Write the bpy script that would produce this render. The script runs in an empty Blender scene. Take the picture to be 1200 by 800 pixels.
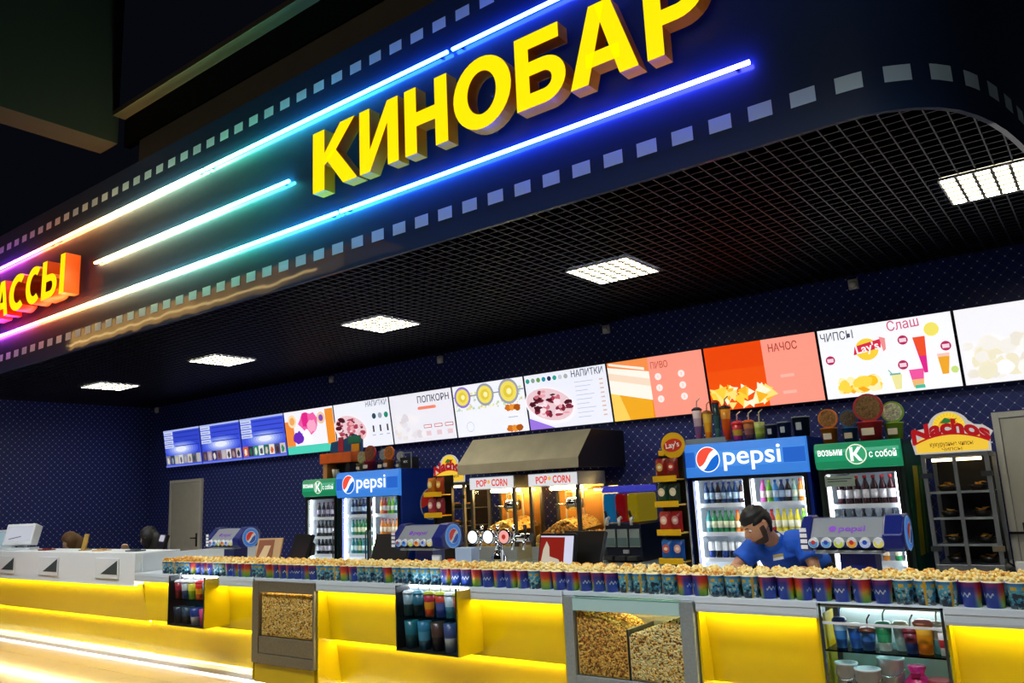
import bpy, bmesh, math, random
from mathutils import Matrix, Vector
from mathutils.bvhtree import BVHTree
R_ = random.Random(7)
SC = bpy.context.scene
COL = SC.collection

# ------------------------------------------------------------------ camera, world, lights, exposure
cam = bpy.data.cameras.new('camera')
camo = bpy.data.objects.new('camera', cam); COL.objects.link(camo)
CR = ((0.79613, 0.60340, -0.04568), (-0.14872, 0.12193, -0.98133), (-0.58657, 0.78806, 0.18680))
right, down, fwd = (Vector(r) for r in CR)
M = Matrix((right, -down, -fwd)).transposed().to_4x4()
M.translation = (0, 0, 1.55)
camo.matrix_world = M
cam.sensor_width = 36; cam.lens = 930.887/1200*36; cam.clip_start = .05; cam.clip_end = 200
SC.camera = camo

w = bpy.data.worlds.new('world'); SC.world = w; w.use_nodes = True
w.node_tree.nodes['Background'].inputs[0].default_value = (.5, .6, 1, 1)
w.node_tree.nodes['Background'].inputs[1].default_value = .004

def area(name, loc, target, sx, sy, watts, col=(1, 1, 1), spread=180):
    l = bpy.data.lights.new(name, 'AREA'); l.shape = 'RECTANGLE'; l.size = sx; l.size_y = sy; l.energy = watts; l.color = col
    l.spread = math.radians(spread)
    o = bpy.data.objects.new(name, l); COL.objects.link(o); o.location = loc
    o.rotation_euler = (Vector(target)-Vector(loc)).to_track_quat('-Z', 'Y').to_euler()
    return o
area('hall_ceiling_light', (-2.2, 2.2, 4.6), (-2.2, 4.55, .9), 5, .5, 36, (.95, .98, 1), 60)
area('hall_ceiling_light', (-8.5, 2.2, 4.6), (-8.5, 4.55, .9), 7, .5, 52, (.95, .98, 1), 60)

area('hall_fascia_light', (-5, -2, 4.4), (-5, 4.2, 4.3), 12, .4, 20, (1, .96, .9), 70)

SC.view_settings.view_transform = 'Standard'
SC.view_settings.look = 'None'
SC.view_settings.exposure = 0.0
SC.view_settings.gamma = 1.0
SC.view_settings.use_curve_mapping = False

# ------------------------------------------------------------------ materials
def lin(h):
    if not isinstance(h, str): return tuple(h)
    h = h.lstrip('#'); c = [int(h[i:i+2], 16)/255 for i in (0, 2, 4)]
    return tuple(x/12.92 if x <= .04045 else ((x+.055)/1.055)**2.4 for x in c)
MATS = {}
def mat(name, col='#808080', rough=.5, metal=0., emit=0., spec=.5, noise=0., nscale=30., bump=0.):
    if name in MATS: return MATS[name]
    m = bpy.data.materials.new(name); m.use_nodes = True; MATS[name] = m
    nt = m.node_tree; b = nt.nodes['Principled BSDF']; c = lin(col)
    b.inputs['Base Color'].default_value = (*c, 1); b.inputs['Roughness'].default_value = rough
    b.inputs['Metallic'].default_value = metal; b.inputs['Specular IOR Level'].default_value = spec
    if emit:
        b.inputs['Emission Color'].default_value = (*c, 1); b.inputs['Emission Strength'].default_value = emit
        b.inputs['Base Color'].default_value = (*(x*.2 for x in c), 1)
    if noise or bump:
        tc = nt.nodes.new('ShaderNodeTexCoord'); n = nt.nodes.new('ShaderNodeTexNoise'); n.inputs['Scale'].default_value = nscale
        nt.links.new(tc.outputs['Object'], n.inputs['Vector'])
        if noise:
            r = nt.nodes.new('ShaderNodeValToRGB')
            r.color_ramp.elements[0].position = .3; r.color_ramp.elements[1].position = .7
            r.color_ramp.elements[0].color = (*(x*(1-noise) for x in c), 1); r.color_ramp.elements[1].color = (*(min(1, x*(1+noise*.5)) for x in c), 1)
            nt.links.new(n.outputs['Fac'], r.inputs['Fac']); nt.links.new(r.outputs['Color'], b.inputs['Base Color'])
        if bump:
            bp = nt.nodes.new('ShaderNodeBump'); bp.inputs['Strength'].default_value = bump; bp.inputs['Distance'].default_value = .01
            nt.links.new(n.outputs['Fac'], bp.inputs['Height']); nt.links.new(bp.outputs['Normal'], b.inputs['Normal'])
    return m
def E(col, s=1.0):            # a lit screen colour
    return mat('lit_%s_%.2f' % (col, s), col, .4, 0, s, .2)
def glass(name='clear_glass', tint=(1, 1, 1), refl=.10):
    if name in MATS: return MATS[name]
    m = bpy.data.materials.new(name); m.use_nodes = True; MATS[name] = m; nt = m.node_tree; nt.nodes.clear()
    o = nt.nodes.new('ShaderNodeOutputMaterial'); mx = nt.nodes.new('ShaderNodeMixShader'); t = nt.nodes.new('ShaderNodeBsdfTransparent'); g = nt.nodes.new('ShaderNodeBsdfGlossy')
    t.inputs[0].default_value = (*tint, 1); g.inputs['Roughness'].default_value = .03; mx.inputs[0].default_value = refl
    fr = nt.nodes.new('ShaderNodeLayerWeight'); fr.inputs[0].default_value = refl
    nt.links.new(fr.outputs['Fresnel'], mx.inputs[0])
    nt.links.new(t.outputs[0], mx.inputs[1]); nt.links.new(g.outputs[0], mx.inputs[2]); nt.links.new(mx.outputs[0], o.inputs[0])
    return m
GL = glass()
GLT = glass('teal_edge_glass', (.75, .95, .92), .12)

def node_mat(name):
    m = bpy.data.materials.new(name); m.use_nodes = True; MATS[name] = m
    nt = m.node_tree; return m, nt, nt.nodes['Principled BSDF'], nt.links

class NB:                     # tiny math-node helper
    def __init__(s, nt): s.nt = nt
    def m(s, op, a, b=None, c=None):
        n = s.nt.nodes.new('ShaderNodeMath'); n.operation = op
        for i, x in enumerate((a, b, c)):
            if x is None: continue
            if isinstance(x, (int, float)): n.inputs[i].default_value = x
            else: s.nt.links.new(x, n.inputs[i])
        return n.outputs[0]
    def ramp(s, fac, stops, interp='LINEAR'):
        r = s.nt.nodes.new('ShaderNodeValToRGB'); cr = r.color_ramp; cr.interpolation = interp
        while len(cr.elements) < len(stops): cr.elements.new(.5)
        for e, (p, c) in zip(cr.elements, stops): e.position = p; e.color = (*lin(c), 1)
        s.nt.links.new(fac, r.inputs[0]); return r.outputs[0]
    def mix(s, fac, a, b):
        n = s.nt.nodes.new('ShaderNodeMix'); n.data_type = 'RGBA'
        s.nt.links.new(fac, n.inputs['Factor'])
        for sock, x in ((n.inputs[6], a), (n.inputs[7], b)):
            if isinstance(x, (str, tuple)): sock.default_value = (*lin(x), 1)
            else: s.nt.links.new(x, sock)
        return n.outputs[2]
    def obj(s):
        tc = s.nt.nodes.new('ShaderNodeTexCoord'); sp = s.nt.nodes.new('ShaderNodeSeparateXYZ')
        s.nt.links.new(tc.outputs['Object'], sp.inputs[0]); return sp.outputs

def wallpaper(name, axis):
    m, nt, b, L = node_mat(name); n = NB(nt); o = n.obj()
    u = n.m('MULTIPLY', o[axis], 1/.105); v = n.m('MULTIPLY', o[2], 1/.105)
    p = n.m('ADD', u, v); q = n.m('SUBTRACT', u, v)
    def tri(x): return n.m('ABSOLUTE', n.m('SUBTRACT', n.m('FRACT', x), .5))      # .5 at lattice lines
    tp, tq = tri(p), tri(q)
    dp = n.m('SUBTRACT', .5, tp); dq = n.m('SUBTRACT', .5, tq)
    dist = n.m('SQRT', n.m('ADD', n.m('MULTIPLY', dp, dp), n.m('MULTIPLY', dq, dq)))
    dot = n.m('LESS_THAN', dist, .085)
    line = n.m('LESS_THAN', n.m('MINIMUM', dp, dq), .03)
    c = n.mix(line, '#1a2c80', '#4a5ca8'); c = n.mix(dot, c, '#e8ecff')
    L.new(c, b.inputs['Base Color']); b.inputs['Roughness'].default_value = .55
    return m

def tube_mat():
    m, nt, b, L = node_mat('colour_changing_tube'); n = NB(nt); o = n.obj()
    f = n.m('DIVIDE', n.m('ADD', o[0], 12.0), 11.0)
    st = [(.0, (1, .05, .9)), (.06, (1, .06, .85)), (.1, (1, .07, .25)), (.14, (1, .1, .03)), (.25, (1, .4, .08)), (.327, (1, .8, .3)), (.427, (.55, 1, .5)), (.53, (.1, 1, .5)), (.62, (.04, .65, 1)), (.71, (.01, .2, 1)), (.83, (.01, .07, 1)), (.965, (.06, .06, 1))]
    c = n.ramp(f, st)
    L.new(c, b.inputs['Emission Color']); b.inputs['Emission Strength'].default_value = 60
    b.inputs['Base Color'].default_value = (.8, .8, .8, 1)
    # frosted white tube: a share of the light leaves it white
    mx = nt.nodes.new('ShaderNodeMix'); mx.data_type = 'RGBA'; mx.inputs['Factor'].default_value = .02
    L.new(c, mx.inputs[6]); mx.inputs[7].default_value = (1, 1, 1, 1); L.new(mx.outputs[2], b.inputs['Emission Color'])
    return m
def fascia_mat():
    m, nt, b, L = node_mat('dark_gloss_fascia'); n = NB(nt); o = n.obj()
    tc = nt.nodes.new('ShaderNodeTexCoord'); no = nt.nodes.new('ShaderNodeTexNoise'); no.inputs['Scale'].default_value = 1.3
    L.new(tc.outputs['Object'], no.inputs['Vector'])
    b.inputs['Base Color'].default_value = (.014, .032, .085, 1); b.inputs['Roughness'].default_value = .5; b.inputs['Specular IOR Level'].default_value = .15; b.inputs['Coat Weight'].default_value = .5; b.inputs['Coat Roughness'].default_value = .03
    bp = nt.nodes.new('ShaderNodeBump'); bp.inputs['Strength'].default_value = .1; bp.inputs['Distance'].default_value = .03
    L.new(no.outputs['Fac'], bp.inputs['Height']); L.new(bp.outputs['Normal'], b.inputs['Coat Normal'])
    return m
def cup_mat(name, kind):
    m, nt, b, L = node_mat(name); n = NB(nt); o = n.obj()
    a = n.m('ARCTAN2', o[1], o[0]); f = n.m('ADD', n.m('DIVIDE', a, 2*math.pi), .5)
    z = n.m('DIVIDE', o[2], .115)
    tc = nt.nodes.new('ShaderNodeTexCoord'); no = nt.nodes.new('ShaderNodeTexNoise'); no.inputs['Scale'].default_value = 45; no.inputs['Detail'].default_value = 1
    L.new(tc.outputs['Object'], no.inputs['Vector']); nz = no.outputs['Fac']
    if kind == 0:
        z2 = n.m('ADD', z, n.m('MULTIPLY', n.m('SUBTRACT', nz, .5), .15))
        warm = n.ramp(z2, [(0, '#2f8f1e'), (.28, '#a8c81e'), (.48, '#f0b428'), (.62, '#f05a1c'), (.8, '#e02a1c'), (1, '#c01840')])
        cool = n.ramp(z2, [(0, '#1238b0'), (.45, '#1a56d8'), (.75, '#2a2a9c'), (1, '#8a1c78')])
        side = n.ramp(f, [(0, '#ffffff'), (.08, '#000000'), (.42, '#000000'), (.52, '#ffffff'), (1, '#ffffff')])
        c = n.mix(side, cool, warm)
        # a white squiggle of lettering on the blue side
        zz = n.m('ABSOLUTE', n.m('SUBTRACT', z, n.m('ADD', .5, n.m('MULTIPLY', n.m('SINE', n.m('MULTIPLY', f, 75)), .06))))
        sq = n.m('MULTIPLY', n.m('LESS_THAN', zz, .045), n.m('LESS_THAN', n.m('ABSOLUTE', n.m('SUBTRACT', f, .25)), .12))
        c = n.mix(sq, c, '#d8e8ff')
    else:
        base = n.ramp(z, [(0, '#6a4a2a'), (.14, '#2a7890'), (.4, '#3ab0e0'), (.75, '#58c4ee'), (1, '#2a78c8')])
        dark = n.m('MULTIPLY', n.m('GREATER_THAN', nz, .55), n.m('LESS_THAN', z, .62))
        c = n.mix(dark, base, '#0e2f4a')
        lite = n.m('MULTIPLY', n.m('LESS_THAN', nz, .4), n.m('LESS_THAN', z, .72))
        c = n.mix(lite, c, '#cfe6e0')
        band = n.m('MULTIPLY', n.m('LESS_THAN', n.m('ABSOLUTE', n.m('SUBTRACT', z, .8)), .07), n.m('GREATER_THAN', n.m('SINE', n.m('MULTIPLY', f, 38)), -.2))
        c = n.mix(band, c, '#e8c030')
        strip = n.m('LESS_THAN', n.m('ABSOLUTE', n.m('SUBTRACT', f, .55)), .022)
        c = n.mix(strip, c, '#e0b81c')
    L.new(c, b.inputs['Base Color']); b.inputs['Roughness'].default_value = .35
    return m

WHITE = mat('white_plastic', '#e8eaec', .35)
STRIPM = mat('pale_grey_solid_surface', '#ccd6de', .3)
CASHW = mat('white_solid_surface', '#e4eaee', .35)
YEL = mat('yellow_glass_panel', (.62, .44, .002), .16, spec=.55)
STEEL = mat('brushed_steel', '#aab4b6', .36, .45, noise=.12, nscale=60)
STEELB = mat('bronze_steel', '#8d8370', .4, .5, noise=.15, nscale=60)
DSTEEL = mat('dark_steel', '#4a4e52', .4, .8)
CHROME = mat('chrome', '#d8dce0', .08, 1.)
BLACK = mat('black_plastic', '#08080a', .35)
DARK = mat('dark_void', '#030304', .9, spec=.1)
NAVY = mat('navy_plastic', '#0a1c6e', .3)
BLUEF = mat('blue_fridge_paint', '#0b2f9a', .3)
GREEND = mat('dark_green_paint', '#0c2a20', .4)
DOORG = mat('grey_door_paint', '#cfd0cc', .5, noise=.05, nscale=8)
DOORG2 = mat('grey_frame_paint', '#d6d8d8', .45)
LEDW = mat('warm_led', (1, .9, .6), emit=44)
LEDP = mat('white_led', (1, 1, 1), emit=4)
FRL = mat('fridge_lamp', (.92, .97, 1), emit=14)
WARM = mat('warm_bulb', (1, .62, .2), emit=45)
PANEL = mat('lit_panel', (1, .93, .68), emit=34)
SKIN = mat('skin', '#c08a66', .5, noise=.08, nscale=40)
SKINW = mat('fair_skin', '#c79a80', .5, noise=.08, nscale=40)
HAIR = mat('black_hair', '#0b0908', .55, noise=.3, nscale=120)
HAIRB = mat('light_brown_hair', '#6a4a26', .5, noise=.4, nscale=120)
SHIRT = mat('blue_cotton', '#1257c8', .75, noise=.12, nscale=25, bump=.15)
TROU = mat('dark_trousers', '#15161c', .8)
POPW = [mat('popcorn_white', '#f3df9c', .8), mat('popcorn_butter', '#eec25c', .8), mat('popcorn_caramel', '#d89240', .75), mat('popcorn_shadow_brown', '#8a5a1c', .8)]  # the darkest brown stands for shade between the kernels
CUPM = [cup_mat('rainbow_cup_print', 0), cup_mat('picture_cup_print', 1)]
TUBE = tube_mat(); FASC = fascia_mat()

# ------------------------------------------------------------------ mesh helpers
_tc = {}
def text_geo(s, bold=0.):
    k = (s, bold)
    if k in _tc: return _tc[k]
    c = bpy.data.curves.new('t', 'FONT'); c.body = s; c.offset = bold; c.resolution_u = 4
    o = bpy.data.objects.new('t', c); COL.objects.link(o)
    dg = bpy.context.evaluated_depsgraph_get(); dg.update()
    me = bpy.data.meshes.new_from_object(o.evaluated_get(dg))
    v = [(a.co.x, a.co.y) for a in me.vertices]; f = [tuple(p.vertices) for p in me.polygons]
    bpy.data.objects.remove(o); bpy.data.curves.remove(c); bpy.data.meshes.remove(me)
    x0 = min(a[0] for a in v); x1 = max(a[0] for a in v); y0 = min(a[1] for a in v); y1 = max(a[1] for a in v)
    _tc[k] = (v, f, x0, x1, y0, y1); return _tc[k]

class MB:
    def __init__(s): s.v = []; s.f = []; s.m = []; s.mats = []; s.sm = []
    def mi(s, m):
        if m not in s.mats: s.mats.append(m)
        return s.mats.index(m)
    def add(s, vs, fs, m, smooth=False):
        b = len(s.v); s.v += [tuple(x) for x in vs]; i = s.mi(m)
        for f in fs: s.f.append(tuple(b+k for k in f)); s.m.append(i); s.sm.append(smooth)
        return s
    def box(s, x0, x1, y0, y1, z0, z1, m):
        v = [(x, y, z) for x in (x0, x1) for y in (y0, y1) for z in (z0, z1)]
        return s.add(v, [(0, 1, 3, 2), (4, 6, 7, 5), (0, 4, 5, 1), (2, 3, 7, 6), (0, 2, 6, 4), (1, 5, 7, 3)], m)
    def prism(s, poly, ax, a0, a1, m, smooth=False):
        n = len(poly)
        def P(p, a): return {'x': (a, p[0], p[1]), 'y': (p[0], a, p[1]), 'z': (p[0], p[1], a)}[ax]
        v = [P(p, a0) for p in poly]+[P(p, a1) for p in poly]
        fs = [tuple(range(n)), tuple(range(2*n-1, n-1, -1))]
        s.add(v, fs, m); b = len(s.v)-2*n; i = s.mi(m)
        for k in range(n):
            s.f.append((b+k, b+(k+1) % n, b+n+(k+1) % n, b+n+k)); s.m.append(i); s.sm.append(smooth)
        return s
    def tube(s, pts, rad, m, n=10, caps=True, ref=None):
        pts = [Vector(p) for p in pts]; rad = rad if isinstance(rad, (list, tuple)) else [rad]*len(pts)
        vs = []; ref = Vector(ref) if ref is not None else None
        for i, p in enumerate(pts):
            d = (pts[min(i+1, len(pts)-1)]-pts[max(i-1, 0)]).normalized()
            if ref is None:
                ref = Vector((0, 0, 1)) if abs(d.z) < .9 else Vector((1, 0, 0))
            a = (ref-d*ref.dot(d)).normalized(); bb = d.cross(a); ref = a
            r = rad[i]; ra, rb = (r if isinstance(r, (tuple, list)) else (r, r))
            for k in range(n):
                t = 2*math.pi*k/n; vs.append(p+a*math.cos(t)*ra+bb*math.sin(t)*rb)
        fs = []
        for i in range(len(pts)-1):
            for k in range(n): fs.append((i*n+k, i*n+(k+1) % n, (i+1)*n+(k+1) % n, (i+1)*n+k))
        s.add(vs, fs, m, True)
        if caps: 
            b = len(s.v)-len(vs); i = s.mi(m)
            for f in (tuple(range(b+n-1, b-1, -1)), tuple(range(b+(len(pts)-1)*n, b+len(pts)*n))): s.f.append(f); s.m.append(i); s.sm.append(False)
        return s
    def lathe(s, prof, c, m, n=16, caps=True):
        ms = m if isinstance(m, list) else [m]*(len(prof)-1)
        vs = []
        for r, z in prof:
            for k in range(n):
                t = 2*math.pi*k/n; vs.append((c[0]+r*math.cos(t), c[1]+r*math.sin(t), c[2]+z))
        b = len(s.v); s.v += vs
        for i in range(len(prof)-1):
            j = s.mi(ms[i])
            for k in range(n):
                s.f.append((b+i*n+k, b+i*n+(k+1) % n, b+(i+1)*n+(k+1) % n, b+(i+1)*n+k)); s.m.append(j); s.sm.append(True)
        if caps:
            s.f.append(tuple(range(b+n-1, b-1, -1))); s.m.append(s.mi(ms[0])); s.sm.append(False)
            e = b+(len(prof)-1)*n; s.f.append(tuple(range(e, e+n))); s.m.append(s.mi(ms[-1])); s.sm.append(False)
        return s
    def ell(s, c, r, m, seg=12, rings=8):
        prof = []
        vs = [(c[0], c[1], c[2]-r[2])]
        for i in range(1, rings):
            t = -math.pi/2+math.pi*i/rings
            for k in range(seg):
                a = 2*math.pi*k/seg; vs.append((c[0]+r[0]*math.cos(t)*math.cos(a), c[1]+r[1]*math.cos(t)*math.sin(a), c[2]+r[2]*math.sin(t)))
        vs.append((c[0], c[1], c[2]+r[2])); fs = []
        for k in range(seg): fs.append((0, 1+(k+1) % seg, 1+k)); fs.append((len(vs)-1, 1+(rings-2)*seg+k, 1+(rings-2)*seg+(k+1) % seg))
        for i in range(rings-2):
            for k in range(seg): fs.append((1+i*seg+k, 1+i*seg+(k+1) % seg, 1+(i+1)*seg+(k+1) % seg, 1+(i+1)*seg+k))
        return s.add(vs, fs, m, True)
    # flat artwork facing -Y
    def rect(s, x0, x1, z0, z1, y, m): return s.add([(x0, y, z0), (x1, y, z0), (x1, y, z1), (x0, y, z1)], [(0, 1, 2, 3)], m)
    def poly(s, pts, y, m): return s.add([(x, y, z) for x, z in pts], [tuple(range(len(pts)))], m)
    def disc(s, cx, cz, r, y, m, rz=None, n=24, rot=0, a0=0, a1=360):
        rz = rz or r; ps = []
        for k in range(n+(a1-a0 < 360)):
            t = math.radians(a0+(a1-a0)*k/n); u, v = r*math.cos(t), rz*math.sin(t)
            ps.append((cx+u*math.cos(rot)-v*math.sin(rot), cz+u*math.sin(rot)+v*math.cos(rot)))
        return s.poly(ps, y, m)
    def ring(s, cx, cz, r0, r1, y, m, n=24):
        vs = [(cx+r*math.cos(2*math.pi*k/n), y, cz+r*math.sin(2*math.pi*k/n)) for r in (r0, r1) for k in range(n)]
        return s.add(vs, [(k, (k+1) % n, n+(k+1) % n, n+k) for k in range(n)], m)
    def text(s, t, x, z, h, y, m, align='L', bold=0., wid=None, rot=0., ext=0., ms=None):
        v, f, x0, x1, y0, y1 = text_geo(t, bold)
        k = h/.7; kx = k if wid is None else wid/(x1-x0)
        off = {'L': x0, 'C': (x0+x1)/2, 'R': x1}[align]
        cr, sr = math.cos(rot), math.sin(rot); vs = []
        for a, b in v:
            u = (a-off)*kx; q = b*k; vs.append((x+u*cr-q*sr, y, z+u*sr+q*cr))
        return s.add(vs, f, m)
    def globe(s, cx, cz, r, y, red, white, blue, rot=.7, step=.0015):
        s.disc(cx, cz, r, y, white, n=32)
        def arc(lo, hi, fn):
            ps = [(math.cos(t), math.sin(t)) for t in [lo+(hi-lo)*k/18 for k in range(19)]]
            wv = [fn(1-2*k/14) for k in range(15)]
            return ps, wv
        rr = r*.93
        # red top: bounded by circle and a wave, blue bottom likewise
        def P(u, v): return (cx+rr*(u*math.cos(rot)-v*math.sin(rot)), cz+rr*(u*math.sin(rot)+v*math.cos(rot)))
        N = 16
        def wave_up(u): return .12+.14*math.sin(u*2.6)
        def wave_dn(u): return -.30+.10*math.sin(u*2.6+.5)
        for fn, sgn, m in ((wave_up, 1, red), (wave_dn, -1, blue)):
            top = []; bot = []
            ue = .97 if sgn > 0 else .93
            for k in range(N+1):
                u = -ue+2*ue*k/N; c = math.sqrt(max(0, 1-u*u)); wv = fn(u)
                wv = max(-c, min(c, wv)); top.append(P(u, sgn*c)); bot.append(P(u, wv))
            for k in range(N):
                q = [bot[k], bot[k+1], top[k+1], top[k]]
                s.add([(a, y-step, b) for a, b in q], [(0, 1, 2, 3)], m)
        return s
    def build(s, name, parent=None, loc=None, rot=None, bevel=0., fix=True):
        me = bpy.data.meshes.new(name); me.from_pydata(s.v, [], s.f)
        for m in s.mats: me.materials.append(m)
        me.polygons.foreach_set('material_index', s.m); me.polygons.foreach_set('use_smooth', s.sm)
        if fix or bevel:
            bm = bmesh.new(); bm.from_mesh(me)
            if fix: bmesh.ops.recalc_face_normals(bm, faces=bm.faces)
            if bevel:
                bmesh.ops.remove_doubles(bm, verts=bm.verts, dist=1e-5)
                ed = [e for e in bm.edges if len(e.link_faces) == 2 and e.calc_face_angle(0) > .5]
                bmesh.ops.bevel(bm, geom=ed, offset=bevel, segments=2, affect='EDGES', profile=.5, clamp_overlap=True)
            bm.to_mesh(me); bm.free()
        me.update()
        o = bpy.data.objects.new(name, me); COL.objects.link(o)
        if parent: o.parent = parent
        if loc: o.location = loc
        if rot: o.rotation_euler = rot
        return o

LABELS = {}
def tag(o, label, cat, group=None, kind=None):
    o['label'] = label; o['category'] = cat
    if group: o['group'] = group
    if kind: o['kind'] = kind
    n = len(label.split())
    if not 4 <= n <= 16: print('LABEL LENGTH', n, label)
    if label in LABELS: print('DUPLICATE LABEL', label)
    LABELS[label] = o
    return o
def thing(name, label, cat, loc=(0, 0, 0), rz=0., group=None):
    o = bpy.data.objects.new(name, None); COL.objects.link(o); o.location = loc; o.rotation_euler = (0, 0, rz)
    o.empty_display_size = .05
    return tag(o, label, cat, group)
def struct(mb, name, **k):
    o = mb.build(name, **k); o['kind'] = 'structure'; return o
def dup(o, loc, label, rz=None, group=None):
    r = o.copy(); COL.objects.link(r); r.location = loc
    if rz is not None: r.rotation_euler = (0, 0, rz)
    for ch in o.children:
        c = ch.copy(); COL.objects.link(c); c.parent = r
        for g in ch.children:
            d = g.copy(); COL.objects.link(d); d.parent = c
    return tag(r, label, o['category'], group or o.get('group'))
def nth(k): return '%d%s' % (k, 'th' if 10 <= k % 100 <= 20 else {1: 'st', 2: 'nd', 3: 'rd'}.get(k % 10, 'th'))

ICO = None
def ico():
    global ICO
    if ICO is None:
        bm = bmesh.new(); bmesh.ops.create_icosphere(bm, subdivisions=1, radius=1)
        ICO = ([tuple(v.co) for v in bm.verts], [tuple(v.index for v in f.verts) for f in bm.faces]); bm.free()
    return ICO
def kernel(mb, c, r, m, rnd):
    v, f = ico()
    q = Matrix.Rotation(rnd.random()*6.28, 3, 'X') @ Matrix.Rotation(rnd.random()*6.28, 3, 'Z')
    sc = (1, .75+.3*rnd.random(), .6+.3*rnd.random())
    vs = []
    for p in v:
        k = r*(.75+.5*rnd.random()); x = q @ Vector((p[0]*sc[0]*k, p[1]*sc[1]*k, p[2]*sc[2]*k)); vs.append((c[0]+x.x, c[1]+x.y, c[2]+x.z))
    mb.add(vs, f, m, True)

# ------------------------------------------------------------------ the room
CEIL = 3.42; WY = 7.88; XL = -14.4; XR = 1.6; FY = 4.22
def floor_mat():
    m, nt, b, L = node_mat('polished_beige_tile'); n = NB(nt); o = n.obj()
    gx = n.m('LESS_THAN', n.m('ABSOLUTE', n.m('SUBTRACT', n.m('FRACT', n.m('DIVIDE', o[0], .6)), .5)), .496)
    gy = n.m('LESS_THAN', n.m('ABSOLUTE', n.m('SUBTRACT', n.m('FRACT', n.m('DIVIDE', o[1], .6)), .5)), .496)
    c = n.mix(n.m('MULTIPLY', gx, gy), '#8a7a60', '#c2ab84'); L.new(c, b.inputs['Base Color'])
    b.inputs['Roughness'].default_value = .12
    return m
struct(MB().box(-24, 4, -7, WY+.2, -.1, 0, floor_mat()), 'floor')
struct(MB().box(XL-.15, XR, WY, WY+.15, 0, CEIL+.5, wallpaper('diamond_wallpaper', 0)), 'wall_back')
struct(MB().box(XL-.15, XL, 2.5, WY, 0, CEIL+.5, wallpaper('diamond_wallpaper_side', 1)), 'wall_left')
struct(MB().box(-24, 4, -7, FY-.1, 8.4, 8.5, DARK), 'ceiling_hall')
OLIVE = mat('olive_plaster', '#3f3524', .8, noise=.1, nscale=3)
struct(MB().box(-8.3, XR, FY+.05, FY+.12, 5.36, 5.66, OLIVE).box(-8.6, XR, FY+.02, FY+.1, 5.66, 6.0, DARK).box(-8.6, XR, FY-.12, FY+.1, 6.0, 6.06, OLIVE), 'trim_1')
struct(MB().box(-9.0, -8.6, -3, FY-.05, 5.68, 8.4, mat('dark_plaster', '#191510', .9)), 'trim_2')

# fascia: dark glossy film-strip panel with rounded right end
path = [(-15.2, FY)]+[(-15+k*.5, FY) for k in range(1, 28)]+[(-.95, FY+.001), (-.8, FY+.012), (-.68, FY+.045), (-.57, FY+.105), (-.47, FY+.19), (-.39, FY+.3), (-.325, FY+.44), (-.27, FY+.6), (-.225, FY+.78), (-.185, FY+1.0), (-.14, FY+1.3), (-.09, FY+1.7), (-.03, FY+2.3), (.06, FY+3.2), (.1, WY-.01)]
cum = [0]
for a, b in zip(path, path[1:]): cum.append(cum[-1]+math.dist(a, b))
def along(s):
    for i in range(len(path)-1):
        if s <= cum[i+1] or i == len(path)-2:
            t = (s-cum[i])/(cum[i+1]-cum[i]); a, b = path[i], path[i+1]
            d = Vector((b[0]-a[0], b[1]-a[1])).normalized(); nn = (d.y, -d.x)
            return (a[0]+(b[0]-a[0])*t, a[1]+(b[1]-a[1])*t), nn
fa = MB(); n = len(path); vs = []
for s_ in range(2):
    for i, p in enumerate(path):
        _, nn = along(cum[i]+1e-4 if i < n-1 else cum[i]); q = (p[0]-nn[0]*.03*s_, p[1]-nn[1]*.03*s_)
        vs += [(q[0], q[1], 3.40), (q[0], q[1], 5.36)]
fs = []
for i in range(n-1):
    fs += [(2*i, 2*i+2, 2*i+3, 2*i+1), (2*n+2*i, 2*n+2*i+1, 2*n+2*i+3, 2*n+2*i+2), (2*i, 2*n+2*i, 2*n+2*i+2, 2*i+2), (2*i+1, 2*i+3, 2*n+2*i+3, 2*n+2*i+1)]
fa.add(vs[:2*n], [(2*i, 2*i+2, 2*i+3, 2*i+1) for i in range(n-1)], FASC, True)
fa.add(vs, [q for q in fs if q[1] != q[0]+2 or q[2] != q[0]+3], FASC, False)
SQ = mat('pale_film_square', '#c2e2f6', .45)
s_ = cum[28]-13.7
while s_ < cum[-1]-.5:
    for zc in (3.6, 5.14):
        q = []
        for ds in (-.068, -.023, .023, .068):
            (px, py), nn = along(s_+ds); q.append((px+nn[0]*.003, py+nn[1]*.003))
        vs = [(a, b, zc-.045) for a, b in q]+[(a, b, zc+.045) for a, b in q]
        fa.add(vs, [(0, 1, 5, 4), (1, 2, 6, 5), (2, 3, 7, 6)], SQ)
    s_ += .238
struct(fa, 'trim_3', fix=False)
# open-cell ceiling, ending at the curved fascia
def fx(y):
    for (x0, y0), (x1, y1) in zip(path[27:], path[28:]):
        if y0 <= y <= y1 and y1 > y0: return x0+(x1-x0)*(y-y0)/(y1-y0)
    return path[-1][0]
def fy(x):
    for (x0, y0), (x1, y1) in zip(path, path[1:]):
        if x0 <= x <= x1: return y0+(y1-y0)*(x-x0)/(x1-x0)
    return WY
g = MB(); GRID = mat('dark_grid_bar', '#141a30', .4, .3)
x = XL+.05
while x < .05: g.box(x-.004, x+.004, fy(x)+.035, WY-.005, CEIL, CEIL+.045, GRID); x += .1
y = FY+.08
while y < WY: g.box(XL+.005, fx(y)-.035, y-.004, y+.004, CEIL+.003, CEIL+.042, GRID); y += .1
struct(g, 'ceiling', fix=False)
sl = [(a, b+.03) for a, b in path if a > XL]
struct(MB().prism([(XL, FY+.03)]+sl+[(path[-1][0], WY), (XL, WY)], 'z', CEIL+.46, CEIL+.5, DARK), 'ceiling_slab')
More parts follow.
